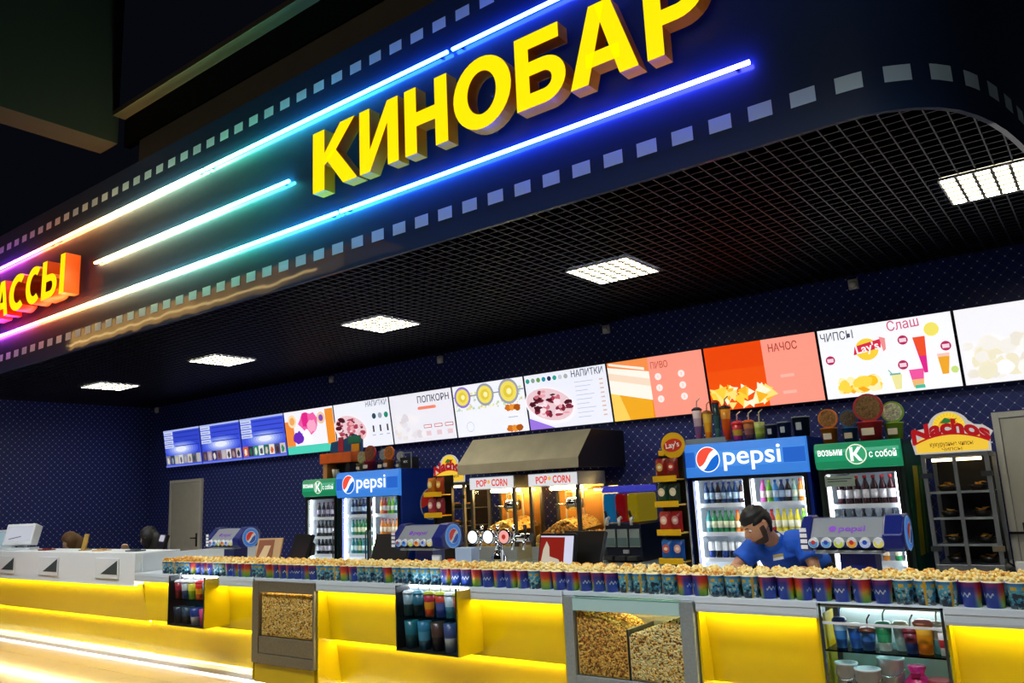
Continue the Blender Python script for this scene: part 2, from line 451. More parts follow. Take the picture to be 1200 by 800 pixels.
# shadow-dark wall behind the fascia is open; coloured tubes sit on it
def light_tube(x0, x1, z, label):
    t = thing('light_tube', label, 'light tube', ((x0+x1)/2, FY-.032, z), 0, 'colour-changing light tubes on the fascia')
    o = MB().tube([(x0, FY-.032, z), (x1, FY-.032, z)], .014, TUBE, 10).build('lamp_tube', t, (-(x0+x1)/2, -(FY-.032), -z))
    for xx in (x0+.08, x1-.08): MB().box(xx-.01, xx+.01, FY-.03, FY-.001, z-.012, z+.012, DSTEEL).build('bracket', t, (-(x0+x1)/2, -(FY-.032), -z))
for x0, x1, z, l in ((-13.3, -10.16, 4.855, 'magenta to orange light tube, leftmost on the upper line'), (-10.1, -6.87, 4.855, 'orange to pale green light tube, second on the upper line'),
                     (-6.82, -3.60, 4.855, 'green to cyan light tube above the big yellow letters'), (-3.55, -.6, 4.855, 'blue light tube at the right end of the upper line'),
                     (-9.02, -5.50, 4.355, 'short pale green light tube alone on the middle line'),
                     (-11.9, -8.36, 3.895, 'magenta to yellow light tube, leftmost on the lower line'), (-8.32, -4.86, 3.895, 'white to cyan light tube in the middle of the lower line'),
                     (-4.82, -1.34, 3.895, 'long blue light tube under the big yellow letters')):
    light_tube(x0, x1, z, l)
# big channel letters
LF = mat('letter_face', (1, .74, .0), emit=1.15); LS = mat('letter_return_orange', '#ee8a08', .3); LSR = mat('letter_return_red_orange', '#d85a10', .35)
def arc(cx, cz, rx, rz, ix, iz, a0, a1, n=14):
    q = []; P = lambda t, a, b: (cx+a*math.cos(math.radians(t)), cz+b*math.sin(math.radians(t)))
    for k in range(n):
        t0, t1 = a0+(a1-a0)*k/n, a0+(a1-a0)*(k+1)/n; q.append([P(t0, ix, iz), P(t0, rx, rz), P(t1, rx, rz), P(t1, ix, iz)])
    return q
def bar(x0, x1, z0, z1): return [(x0, z0), (x1, z0), (x1, z1), (x0, z1)]
GLYPH = {'К': [bar(0, .27, 0, 1), [(.27, .40), (.47, .52), (.95, 1), (.63, 1), (.27, .60)], [(.30, .50), (.69, 0), (1, 0), (.5, .62)]],
         'И': [bar(0, .27, 0, 1), bar(.73, 1, 0, 1), [(.27, 0), (.27, .34), (.73, 1), (.73, .66)], ],
         'Н': [bar(0, .28, 0, 1), bar(.72, 1, 0, 1), bar(.28, .72, .4, .61)],
         'О': arc(.5, .5, .5, .5, .25, .3, 0, 360, 32),
         'Б': [bar(0, .28, 0, 1), bar(.28, .9, .8, 1), bar(.28, .56, .43, .62), bar(.28, .56, 0, .19)]+arc(.56, .31, .44, .31, .17, .12, -90, 90),
         'А': [[(0, 0), (.27, 0), (.58, 1), (.34, 1)], [(.73, 0), (1, 0), (.66, 1), (.42, 1)], bar(.25, .75, .2, .39)],
         'Р': [bar(0, .28, 0, 1), bar(.28, .52, .81, 1), bar(.28, .52, .36, .55)]+arc(.52, .68, .48, .32, .19, .13, -90, 90),
         'С': arc(.56, .5, .56, .5, .27, .29, 52, 308, 24),
         'Ы': [bar(0, .2, 0, 1), bar(.2, .38, .44, .62), bar(.2, .38, 0, .18)]+arc(.38, .31, .3, .31, .11, .13, -90, 90)+[bar(.8, 1, 0, 1)]}
def letter(ch, x0, x1, z0, z1, yf, dep, label, group, side):
    cx = (x0+x1)/2; t = thing('sign_letter', label, 'sign letter', (cx, FY-.01, z0), 0, group); y0 = yf-(FY-.01); W = x1-x0; H = z1-z0
    fc = MB(); m = MB()
    for q in GLYPH[ch]:
        pts = [((a-.5)*W, b*H) for a, b in q]; fc.poly(pts, y0-.002, LF); m.prism(pts, 'y', y0, y0+dep, side)
    fc.build('face', t, fix=False); m.build('return', t)
    for zz in (.03, H*.55):
        MB().tube([(-W*.36 if ch != 'О' else 0, y0+dep*.98, zz+(.02 if ch != 'О' else 0)), (-W*.36 if ch != 'О' else 0, 0, zz+(.02 if ch != 'О' else 0))], .012, DSTEEL, 6).build('stand_off', t)
for ch, x0, x1, l in (('К', -5.0, -4.46, 'yellow letter К, first of the big bar sign'), ('И', -4.43, -4.0, 'yellow letter И, second of the big bar sign'),
                      ('Н', -3.93, -3.5, 'yellow letter Н, third of the big bar sign'), ('О', -3.44, -2.92, 'round yellow letter О in the big bar sign'),
                      ('Б', -2.88, -2.48, 'yellow letter Б, fifth of the big bar sign'), ('А', -2.45, -1.96, 'yellow letter А, sixth of the big bar sign'), ('Р', -1.9, -1.5, 'yellow letter Р, last of the big bar sign')):
    letter(ch, x0, x1, 4.055 if ch != 'О' else 4.045, 4.585, 4.05, .11, l, 'letters of the big bar sign', LS)
for ch, x0, x1, l in (('К', -11.75, -11.27, 'yellow letter К, first of the cash desk sign'), ('А', -11.26, -10.86, 'yellow letter А, cut by the left edge of the picture'), ('С', -10.84, -10.38, 'yellow letter С, left one of two in cash desk sign'),
                      ('С', -10.36, -9.95, 'yellow letter С, right one of two beside the Ы'), ('Ы', -9.92, -9.34, 'yellow letter Ы with orange sides, last of cash desk sign')):
    letter(ch, x0, x1, 4.04, 4.51, 4.0, .17, l, 'letters of the cash desk sign', LSR)
# unseen amber band added across the hall, mirrored as gold in the fascia's gloss
gl = thing('added_glow_band', 'long warm glow band added across the hall for the fascia reflection', 'added light band', (-20, -3, 6.56))
MB().box(-6, 8.5, -.1, 0, -.12, -.02, DSTEEL).build('channel', gl)
MB().box(-6, 1, 0, .02, .08, .62, mat('amber_glow', (1, .55, .14), emit=5)).box(1, 3, 0, .02, .08, .62, mat('amber_glow_dim', (1, .55, .14), emit=3.4)).box(3, 5, 0, .02, .08, .62, mat('amber_glow_dimmer', (1, .55, .14), emit=2.2)).box(5, 7, 0, .02, .08, .62, mat('amber_glow_faint', (1, .55, .14), emit=1.2)).box(7, 9, 0, .02, .08, .62, mat('amber_glow_faintest', (1, .55, .14), emit=.5)).box(-6, 6, .02, .04, .2, .25, mat('amber_glow_line', (1, .68, .25), emit=12)).build('diffuser', gl)  # added segments dim stepwise so the mirrored gold fades out

# ceiling light panels
for i, (x, y, l) in enumerate(((-3.28, 5.93, 'square louvred ceiling light above the popcorn machines'), (-6.17, 5.92, 'louvred ceiling light second from the right of the small ones'),
                               (-9.1, 5.9, 'dim louvred ceiling light second from the left'), (-12.02, 5.9, 'smallest louvred ceiling light, farthest to the left'), (-.37, 5.9, 'bright louvred ceiling light near the top right corner'))):
    t = thing('ceiling_light', l, 'ceiling light', (x, y, CEIL), 0, 'ceiling light panels over the bar')
    MB().box(-.29, .29, -.29, .29, -.006, -.002, PANEL).build('diffuser', t)
    f = MB()
    for a in (-.296, .296): f.box(a-.006, a+.006, -.302, .302, -.016, -.001, WHITE).box(-.29, .29, a-.006, a+.006, -.016, -.001, WHITE)
    f.build('frame', t)
    lv = MB(); LB = mat('louvre_blade', '#4a473c', .4, .5)
    for k in range(1, 6):
        lv.box(-.29, .29, -.3+.1*k-.01, -.3+.1*k+.01, -.016, -.006, LB).box(-.3+.1*k-.01, -.3+.1*k+.01, -.29, .29, -.016, -.006, LB)
    lv.build('louvre', t)

# doors
def door(x0, x1, h, name, side):
    d = MB()
    d.box(x0, x0+.05, WY-.05, WY-.002, 0, h, DOORG2).box(x1-.05, x1, WY-.05, WY-.002, 0, h, DOORG2).box(x0+.05, x1-.05, WY-.05, WY-.002, h-.05, h, DOORG2)
    o = struct(d, name, bevel=.004)
    MB().box(x0+.055, x1-.055, WY-.035, WY-.003, .01, h-.055, DOORG).build('door_leaf', o, bevel=.004)
    xh = x1-.12 if side else x0+.12
    hm = MB().box(xh-.02, xh+.02, WY-.045, WY-.035, .9, 1.12, BLACK).box(xh-.12, xh+.01, WY-.085, WY-.07, 1.03, 1.05, BLACK).box(xh-.01, xh+.01, WY-.085, WY-.04, 1.03, 1.05, BLACK)
    hm.build('door_handle', o)
door(-13.62, -12.62, 2.04, 'door_1', True)
door(-.81, .15, 2.03, 'door_2', False)
for x, z, l in ((-9.27, 3.33, 'small white sensor under the ceiling above the left screens'), (-7.07, 3.33, 'small white sensor under the ceiling, second from the left'), (-4.49, 3.33, 'small white sensor under the ceiling above the beer screen'),
                (-1.77, 3.33, 'small white sensor under the ceiling above the crisps screen'), (-14.2, 3.35, 'small grey sensor in the far left ceiling corner')):
    t = thing('motion_sensor', l, 'sensor', (x, WY-.002, z), 0, 'sensors on the back wall')
    MB().box(-.045, .045, -.035, 0, -.03, .07, WHITE).build('housing', t, bevel=.01)
    MB().ell((0, -.035, .015), (.035, .025, .035), WHITE).build('lens', t)

# ------------------------------------------------------------------ menu screens
SW, SH = 1.125, .65
def rnd_blob(mb, cx, cz, rx, rz, y, m, rr, k=14, j=.25):
    mb.poly([(cx+rx*(1-j+2*j*rr.random())*math.cos(2*math.pi*i/k), cz+rz*(1-j+2*j*rr.random())*math.sin(2*math.pi*i/k)) for i in range(k)], y, m)
class Art(MB):
    lay = 0
    def L(s): s.lay += 1; return -.002-.0006*s.lay
def clip(v, a, b): return max(a, min(b, v))
def popcorn_art(a, x0, x1, z0, z1, n, r, cols, rr):
    for i in range(n):
        if i % 6 == 0: y = a.L()
        q = r*(.6+.8*rr.random())
        rnd_blob(a, clip(rr.uniform(x0, x1), x0+q*1.2, x1-q*1.2), clip(rr.uniform(z0, z1), z0+q*1.2, z1-q*1.2), q, q*.9, y-.00007*(i % 6), E(rr.choice(cols)), rr, 10)
def cola_art(a, x0, rr):
    a.disc(x0+.30, .27, .36, a.L(), E('#fdf6fa'), .21, rot=-.25); a.disc(x0+.29, .28, .33, a.L(), E('#e8c8d0'), .185, rot=-.25)
    for i in range(46):
        if i % 5 == 0: y = a.L()
        t = rr.random()*6.28; q = math.sqrt(rr.random()); u, v = .29*q*math.cos(t), .15*q*math.sin(t)
        rnd_blob(a, x0+.29+u*.97+v*.25, .28-u*.25+v*.97, .025+.04*rr.random(), .012+.03*rr.random(), y-.0001*(i % 5), E(rr.choice(['#7a2038', '#a83a50', '#4a1020', '#e8a0a8', '#f8dde4', '#c86a7a'])), rr, 9)
    a.poly([(0, 0), (.36, 0), (.0, .14)], a.L(), E('#9a74e0'))
def art_film(a, rr, k):
    bg = ['#3346c8', '#3a4cd4', '#3f52da'][k]
    a.rect(0, SW, 0, SH, a.L(), E(bg)); a.rect(0, SW, SH-.03, SH, a.L(), E('#aab8ee'))
    for j in range(6):
        y = a.L()
        a.disc(.52+.05*k, .30, .52-.07*j, y, E(['#4c60de', '#5f74e4', '#7a8eea', '#98a8f0', '#bac6f6', '#e4eafc'][j]), .15-.021*j)
    for j in range(4):
        y = a.L(); a.rect(.02, .3, SH-.09-.075*j, SH-.03-.075*j, y, E('#c8d2f2')); a.rect(.04, .26, SH-.07-.075*j, SH-.055-.075*j, y-.0003, E('#7a88c8'))
        a.rect(.34, 1.1, SH-.075-.075*j, SH-.06-.075*j, y, E('#2434a4'))
    cols = [['#7a7884', '#39404c', '#aab0b4', '#d2cfc8', '#8890a8', '#c9c0b0', '#5a5c68', '#b0a8a0'], ['#4a3c44', '#a08890', '#30304a', '#7a5c60', '#b0a8b8', '#d8d0cc', '#5c4048', '#c4b4a8'], ['#d85c28', '#402a34', '#2c8a64', '#e0e4d8', '#206848', '#e4dccc', '#4c4860', '#d0c0b8']][k]
    for j in range(8):
        y = a.L(); a.rect(.02+.137*j, .15+.137*j, .045, .2, y, E(cols[j])); rnd_blob(a, .085+.137*j, .11, .035, .055, y-.0003, E(cols[(j+3) % 8]), rr)
    a.rect(0, SW, 0, .03, a.L(), E('#6a7ae0'))
def art_candy(a, rr, k):
    a.rect(0, SW, 0, SH, a.L(), E('#f4f2fc')); a.rect(0, .2, 0, .5, a.L(), E('#f08a3c')); a.rect(0, SW, 0, .12, a.L(), E('#4cd0b8'))
    rnd_blob(a, .55, .45, .2, .16, a.L(), E('#f060a8'), rr); rnd_blob(a, .48, .5, .09, .12, a.L(), E('#e02888'), rr); rnd_blob(a, .62, .4, .1, .1, a.L(), E('#f8a8c8'), rr)
    a.disc(.18, .5, .1, a.L(), E('#f8dcb0')); a.disc(.18, .5, .06, a.L(), E('#f0a860')); a.disc(.85, .5, .09, a.L(), E('#f0c8a0')); a.disc(.85, .5, .05, a.L(), E('#8a4ab0'))
    rnd_blob(a, .3, .25, .12, .09, a.L(), E('#6a2ab8'), rr); rnd_blob(a, .5, .24, .1, .1, a.L(), E('#fafafa'), rr); a.rect(.95, SW, .1, .62, a.L(), E('#f0902c'))
def art_drinks_small(a, rr, k):
    a.rect(0, SW, 0, SH, a.L(), E('#eef0fa')); cola_art(a, .02, rr)
    a.text('НАПИТКИ', 1.1, .56, .075, a.L(), E('#5a6074'), 'R', .004, .42)
    for j, c in enumerate(('#2a4a5c', '#9aa4b0', '#1f8a6a')): a.disc(.82+.12*j, .42, .04, a.L(), E(c))
    for j in range(3): a.rect(.77+.14*j, .8+.14*j, .2, .29, a.L(), E('#3a2230')); a.rect(.75+.14*j, .82+.14*j, .15, .165, a.L(), E('#b8bccc'))
def art_popcorn(a, rr, k):
    a.rect(0, SW, 0, SH, a.L(), E('#eceaf4')); popcorn_art(a, .02, .62, .03, .4, 36, .045, ['#e4dfe6', '#f4f0f4', '#dcd6dc', '#ece2da'], rr)
    a.text('ПОПКОРН', 1.08, .51, .085, a.L(), E('#3a3c4c'), 'R', .012, .56)
    y = a.L(); a.rect(.53, .82, .42, .46, y, E('#f08468')); a.disc(.53, .44, .02, y, E('#f08468')); a.disc(.82, .44, .02, y, E('#f0a068'))
    for j in range(3): 
        y = a.L(); a.rect(.58+.19*j, .72+.19*j, .17, .215, y, E('#b04050')); a.rect(.59+.19*j, .71+.19*j, .178, .207, a.L(), E('#fbeef0')); a.rect(.61+.19*j, .70+.19*j, .07, .13, a.L(), E('#e6c8cc'))
def art_pastry(a, rr, k):
    a.rect(0, SW, 0, SH, a.L(), E('#f0f2fa'))
    popcorn_art(a, .03, 1.1, .32, .56, 90, .018, ['#e8e0a0', '#c8d8b0', '#f2eec8', '#d8d0a0', '#bcd0c0'], rr)
    y = a.L(); a.rect(0, SW, .50, .515, y, E('#8a8ea8'))
    for j, (c, r) in enumerate(((.16, .105), (.53, .11), (.9, .125))):
        a.disc(c, .5, r+.03, a.L(), E('#8f7ac8' if j == 0 else '#9a9cae')); a.disc(c, .5, r, a.L(), E('#f0dc60')); a.disc(c, .5, r*.62, a.L(), E('#e0c840')); a.disc(c+.01, .5, r*.3, a.L(), E('#fbf2b0'))
    for zz in (.3, .05):
        for j in range(3): rnd_blob(a, .86+.07*j, zz, .05, .04, a.L(), E(['#d0701c', '#e89030', '#a8520c'][j]), rr)
    a.ring(.24, .12, .055, .065, a.L(), E('#c8ccd8')); a.rect(.85, 1.0, .18, .19, a.L(), E('#b0b4c0'))
def art_drinks(a, rr, k):
    a.rect(0, SW, 0, SH, a.L(), E('#eceefa')); cola_art(a, .02, rr)
    a.text('НАПИТКИ', 1.09, .555, .075, a.L(), E('#3a4054'), 'R', .008, .42)
    for j, c in enumerate(('#1f9a80', '#8aa090', '#6a9a50', '#1f90a0', '#2a3060', '#24a088', '#c8ccd0', '#a8b0a8')): a.disc(.05+.078*j, .58, .028, a.L(), E(c))
    for j in range(9):
        y = a.L(); a.rect(.7, .95-.04*(j % 3), .49-.05*j, .497-.05*j, y, E('#b8bed0')); a.rect(1.03, 1.08, .485-.05*j, .5-.05*j, y, E('#d8b8a0'))
def art_beer(a, rr, k):
    a.rect(0, SW, 0, SH, a.L(), E('#fa9884')); a.rect(0, .5, 0, SH, a.L(), E('#f08a18'))
    a.poly([(0, 0), (.48, 0), (.49, .2), (.0, .33)], a.L(), E('#f0a824')); a.poly([(0, 0), (.2, 0), (.1, .3), (0, .32)], a.L(), E('#ffd060'))
    a.poly([(0, .31), (.5, .19), (.5, .5), (.0, .6)], a.L(), E('#fff6ea')); a.poly([(0, .46), (.5, .34), (.5, .42), (0, .54)], a.L(), E('#f6dcc4'))
    a.poly([(0, .6), (.5, .5), (.5, SH), (0, SH)], a.L(), E('#f4904c')); a.poly([(.02, .62), (.45, .52), (.45, .55), (.02, .645)], a.L(), E('#fff0e0'))
    a.text('ПИВО', .53, .52, .07, a.L(), E('#b8503c'), 'L', .004, .2)
    for j in range(3):
        for q in range(2): a.disc(.6+.27*q, .43-.12*j, .038, a.L(), E('#ffe8e4')); a.text('%d' % (1+q), .6+.27*q, .415-.12*j, .03, a.L(), E('#f0a090'), 'C')
def art_nachos(a, rr, k):
    a.rect(0, SW, 0, SH, a.L(), E('#fb9a86')); a.rect(0, .6, 0, SH, a.L(), E('#f0500c')); a.rect(0, .6, .4, SH, a.L(), E('#ea4608'))
    for j in range(26):
        cx = rr.uniform(.06, .62); h = .24-.2*abs(cx-.25)
        x, z = cx, rr.uniform(.03, max(.08, h)); y = a.L(); s = .05+.05*rr.random(); t = rr.random()*6.28
        a.poly([(clip(x+s*math.cos(t+q*2.09), .0, 1.0), clip(z+s*math.sin(t+q*2.09), .0, .35)) for q in range(3)], y, E(rr.choice(['#ffe07a', '#ffd040', '#fff0b8', '#f8b424', '#fff6d8'])))
    a.text('НАЧОС', .67, .52, .075, a.L(), E('#a8382c'), 'L', .01, .28)
    for j in range(2): a.rect(.75, .88, .26-.16*j, .29-.16*j, a.L(), E('#f8b4a4'))
def art_crisps(a, rr, k):
    a.rect(0, SW, 0, SH, a.L(), E('#f8f9fe')); a.text('ЧИПСЫ', .02, .54, .075, a.L(), E('#454a5c'), 'L', .008, .29)
    a.disc(.41, .42, .1, a.L(), E('#f8d23c'))
    y = a.L(); a.poly([(.29, .38), (.53, .42), (.54, .5), (.31, .46)], y, E('#d8284a')); a.text("Lay's", .42, .4, .075, a.L(), E('#fff4f4'), 'C', .02, .2, rot=.12)
    popcorn_art(a, .1, .5, .02, .2, 40, .05, ['#ffd848', '#ffc420', '#ffe88a', '#f8a81c', '#fff2b8'], rr)
    a.text('Слаш', .74, .56, .085, a.L(), E('#d04878'), 'C', .004, .26, rot=.05)
    for cx, cz in ((.08, .36), (.72, .46), (1.05, .36), (.69, .24)):
        a.disc(cx, cz, .042, a.L(), E('#b8285c')); a.rect(cx-.028, cx+.028, cz-.018, cz+.016, a.L(), E('#f4d8e4'))
    a.poly([(.8, .47), (.9, .47), (.88, .15), (.85, .15)], a.L(), E('#e0288c')); a.poly([(.8, .47), (.9, .47), (.885, .3), (.835, .3)], a.L(), E('#f0502c'))
    a.disc(.96, .52, .06, a.L(), E('#f4e468')); a.poly([(.97, .3), (1.07, .3), (1.04, .12), (.99, .12)], a.L(), E('#f0a82c')); a.poly([(.97, .3), (1.07, .3), (1.065, .27), (.975, .27)], a.L(), E('#f4c8b8'))
    a.poly([(.73, .19), (.85, .19), (.83, .03), (.75, .03)], a.L(), E('#f058a0')); a.poly([(.74, .1), (.84, .1), (.83, .03), (.75, .03)], a.L(), E('#f0b878')); a.rect(.76, .84, .02, .05, a.L(), E('#48c0a0'))
    a.poly([(.58, .16), (.67, .16), (.65, .03), (.6, .03)], a.L(), E('#f0e8a0')); a.rect(.57, .66, .16, .175, a.L(), E('#70b0a8')); a.poly([(.56, .21), (.57, .21), (.6, .16), (.59, .16)], a.L(), E('#5ab0a0'))
    a.poly([(.53, .52), (.58, .5), (.575, .4), (.55, .38)], a.L(), E('#f09090')); a.disc(1.09, .15, .03, a.L(), E('#c8e080'))
def art_white_popcorn(a, rr, k):
    a.rect(0, SW, 0, SH, a.L(), E('#f6f5fa')); popcorn_art(a, .01, 1.11, .02, .42, 70, .06, ['#f4f0e8', '#fbf8f2', '#ece6da', '#f0e8cc', '#ffffff'], rr)
    a.text('ПОПКОРН', 1.1, .54, .08, a.L(), E('#b02848'), 'R', .01, .5)
SPEC = [('film list screen with blue glow, leftmost of all screens', art_film), ('film list screen with blue glow, second from the left', art_film), ('film list screen with the brightest thumbnails, third from the left', art_film),
        ('menu screen with pink picture behind the colourful display box', art_candy), ('drinks menu screen just right of the pink picture screen', art_drinks_small), ('popcorn menu screen with three red outlined price tags', art_popcorn),
        ('menu screen with three yellow rings and small pastries', art_pastry), ('drinks menu screen above the steel hood with a row of round icons', art_drinks), ('beer menu screen with foam and salmon right half', art_beer),
        ('nachos menu screen, orange left half and salmon right half', art_nachos), ('crisps and slush menu screen with round price spots', art_crisps), ('white popcorn menu screen cut by the right edge', art_white_popcorn)]
BEZEL = mat('screen_bezel', '#0a0c24', .3)
for i, (l, fn) in enumerate(SPEC):
    x0 = -13.60+1.15*i; rr = random.Random(30+i)
    t = thing('menu_screen', l, 'screen', (x0, 7.765, 2.275), 0, 'menu screens along the back wall'); t.rotation_euler = (math.radians(9), 0, 0)
    MB().box(-.01, SW+.01, 0, .04, -.01, SH+.01, BEZEL).build('housing', t, bevel=.004)
    a = Art(); fn(a, rr, i); a.build('display', t, fix=False)
    MB().box(SW/2-.15, SW/2+.15, .04, .075, .2, .4, BLACK).build('wall_mount', t)

# ------------------------------------------------------------------ counters
Y0 = 4.45; TOPZ = .913
def section(x0, x1, label, cheeks=(True, True)):
    t = thing('counter_section', label, 'counter', ((x0+x1)/2, Y0, 0), 0, 'yellow lit counter sections')
    h = (x1-x0)/2
    MB().box(-h, h, -.012, .13, .843, .884, STRIPM).box(-h, h, -.012, .0, .884, TOPZ, STRIPM).box(-h, h, -.012, .0, .829, .843, STRIPM).build('edge_strip', t, bevel=.003)
    MB().prism([(.085, .843), (.105, .843), (.155, .43), (.135, .43)], 'x', -h, h, YEL).build('upper_panel', t)
    MB().box(-h, h, .135, .235, .425, .438, YEL).build('ledge', t)
    MB().prism([(.185, .43), (.205, .43), (.27, .05), (.25, .05)], 'x', -h, h, YEL).build('lower_panel', t)
    if cheeks[0]: MB().box(-h, -h+.014, 0, .26, .06, .843, YEL).build('side_cheek', t)
    if cheeks[1]: MB().box(h-.014, h, 0, .26, .06, .843, YEL).build('side_cheek', t)
    MB().box(-h+.02, h-.02, .014, .028, .836, .843, LEDW).build('led_strip', t)
    MB().box(-h+.02, h-.02, .165, .18, .418, .425, LEDW).build('led_strip', t)
    MB().box(-h, h, .10, .3, .016, .06, WHITE).box(-h, h, .16, .3, 0, .016, WHITE).build('plinth', t, bevel=.003)
    MB().box(-h+.02, h-.02, .235, .243, .0605, .065, LEDP).build('plinth_led', t)
    MB().box(-h, h, .12, .14, .003, .0155, LEDP).build('plinth_led', t)
    return t
section(-8.328, -6.29, 'yellow lit counter section holding the leftmost glass showcase', (False, True))
section(-5.435, -2.995, 'wide yellow lit counter section between the two popcorn bins')
section(-2.075, -1.385, 'yellow lit counter section right of the big popcorn bin')
section(-.785, .6, 'yellow lit counter section at the bottom right corner', (True, False))
tag(MB().box(-8.328, .6, Y0+.003, 5.45, .886, .912, STRIPM).build('worktop', bevel=.003), 'long pale grey worktop carrying the rows of popcorn cups', 'worktop')
tag(MB().box(-8.2, .6, 4.86, 5.4, 0, .885, mat('counter_body', '#8a9096', .6)).build('counter_base'), 'grey base cabinet hidden behind the yellow counter fronts', 'cabinet')

# cash counter on the left
t = thing('cash_counter', 'white cash counter with yellow lit front and triangular openings, far left', 'counter', (-11.2, Y0, 0))
xa, xb = -14.3+11.2, -8.33+11.2
hole = mat('slot_shadow', '#3c4648', .6)
MB().box(xa, xb-.021, 0, .46, .785, 1.11, CASHW).box(xa, xb-.021, 0, .012, .772, .785, CASHW).build('front_fascia', t, bevel=.006)
MB().prism([(.07, .785), (.1, .785), (.19, .405), (.16, .405)], 'x', xa, xb, YEL).build('upper_panel', t)
MB().prism([(.222, .405), (.24, .405), (.29, .05), (.27, .05)], 'x', xa, xb, YEL).build('lower_panel', t)
MB().box(xa, xb-.03, .018, .03, .778, .785, LEDW).build('led_strip', t)
MB().box(xa, xb, .2, .213, .397, .404, LEDW).box(xa, xb, .17, .26, .405, .412, YEL).build('led_strip', t)
MB().box(xa, xb, .10, .34, .016, .06, WHITE).box(xa, xb, .16, .34, 0, .016, WHITE).build('plinth', t, bevel=.003)
MB().box(xa, xb-.03, .25, .258, .0605, .065, LEDP).build('plinth_led', t)
MB().box(xa, xb, .12, .14, .003, .0155, LEDP).build('plinth_led', t)
MB().prism([(.06, 1.1), (.39, 1.1), (.34, .05), (.275, .05), (.21, .405), (.17, .405), (.08, .79)], 'x', xb-.02, xb, CASHW).box(xb-.08, xb-.0205, .46, .5, 0, 1.11, CASHW).box(xb-.08, xb, .391, 1.55, 0, 1.085, CASHW).build('end_panel', t)
MB().box(xa, xb-.081, .461, .8, .72, .75, CASHW).box(xa, xb-.081, .36, .4, 0, .78, CASHW).build('desk', t)
for k, x in enumerate((-8.93, -10.33, -11.52, -12.9)):
    lx = x+11.2
    p = MB().box(lx-.25, lx+.25, -.012, .0, .84, 1.05, mat('white_gloss_plate', '#e2e8ec', .2)).build('tray_plate', t, bevel=.003)
    MB().prism([(lx-.12, .885), (lx+.23, .885), (lx+.23, 1.03)], 'y', -.016, -.010, hole).build('triangle_slot', p)
for k, x in enumerate((-10.9, -9.6, -12.2)):
    MB().box(x+11.2-.004, x+11.2+.004, .055, .075, .77, .78, DSTEEL).build('panel_clip', t)

# popcorn bins
def kernels_bin(name, label, x0, x1, y, zb, zf, n, r, seed, cols, depth=.35):
    rr = random.Random(seed); m = MB(); N = 12
    # heap body: front face and sloping top
    base = MB()
    m2 = cols[1]
    vs = []
    for i in range(N+1):
        x = x0+(x1-x0)*i/N; vs += [(x, y+.012, zb), (x, y+.012, zf(x)), (x, y+depth, zf(x)-.02), (x, y+depth, zb)]
    fs = [(4*i+a, 4*i+4+a, 4*i+4+(a+1) % 4, 4*i+(a+1) % 4) for i in range(N) for a in range(4)]
    m.add(vs, fs, m2)
    for _ in range(n):
        x = rr.uniform(x0+r, x1-r); z = rr.uniform(zb+r, zf(x))
        kernel(m, (x, y+.012+rr.uniform(-.1, .6)*r, z), r*rr.uniform(.7, 1.2), rr.choice(cols), rr)
    for _ in range(n//3):
        x = rr.uniform(x0+r, x1-r)
        kernel(m, (x, rr.uniform(y+.012, y+depth), zf(x)+rr.uniform(-.3, .6)*r), r, rr.choice(cols), rr)
    o = m.build(name, fix=False)
    return tag(o, label, 'popcorn', None, 'stuff')
t = thing('popcorn_bin', 'narrow steel popcorn bin in the counter, full to the top', 'popcorn bin', (-5.86, Y0-.03, 0), 0, 'popcorn bins in the counter')
f = MB().box(-.42, -.33, 0, .36, .21, .885, STEELB).box(.41, .42, 0, .36, .21, .885, STEELB).box(.40, .41, 0, .05, .21, .885, STEELB)
f.box(-.33, .40, 0, .03, .80, .885, STEELB).box(-.33, .40, 0, .03, .21, .29, STEELB).box(-.33, .4, .34, .36, .29, .885, STEELB).box(-.33, .4, .0, .36, .878, .885, STEELB)
f.build('frame', t, bevel=.004)
MB().box(-.33, .40, .006, .03, .294, .43, STEELB).build('lower_panel', t, bevel=.003)
MB().box(-.33, .40, .012, .018, .43, .80, GL).build('glass_pane', t)
MB().box(-.40, .40, .02, .3, .05, .2, YEL).build('kick_panel', t)
MB().box(-.42, .42, .16, .33, 0, .055, WHITE).build('plinth', t, bevel=.003)
MB().box(-.3, .38, .1, .12, .868, .876, mat('bin_bulb', (1, .82, .42), emit=22)).build('bin_lamp', t)
kernels_bin('popcorn_heap', 'golden popcorn filling the narrow bin behind its glass', -6.185, -5.465, Y0-.008, .435, lambda x: .78-.02*abs(x+5.8), 3600, .0098, 5, [POPW[0], POPW[1], POPW[1], POPW[3], mat('popcorn_straw', '#c8b060', .8)], .28)
t = thing('popcorn_bin', 'wide steel and glass popcorn bin with two heaps of popcorn', 'popcorn bin', (-2.535, Y0-.03, 0), 0, 'popcorn bins in the counter')
f = MB().box(-.445, -.375, 0, .4, .0, .885, STEEL).box(.365, .45, 0, .4, .0, .885, STEEL)
f.box(-.375, .365, .0, .03, .0, .41, STEEL).box(-.375, .365, .38, .4, .0, .885, STEEL)
f.build('frame', t, bevel=.004)
MB().box(-.375, .365, 0, .012, .80, .882, mat('glass_header', '#b4d6d4', .15, .05)).box(-.375, .365, .0, .38, .872, .884, GLT).build('header', t, bevel=.002)
MB().box(-.375, .365, .012, .018, .41, .80, GL).build('glass_pane', t)
MB().box(-.012, .0, .03, .37, .41, .70, DSTEEL).build('divider', t)
MB().box(-.33, .33, .33, .36, .835, .85, mat('bin_bulb', (1, .82, .42), emit=22)).build('bin_lamp', t)
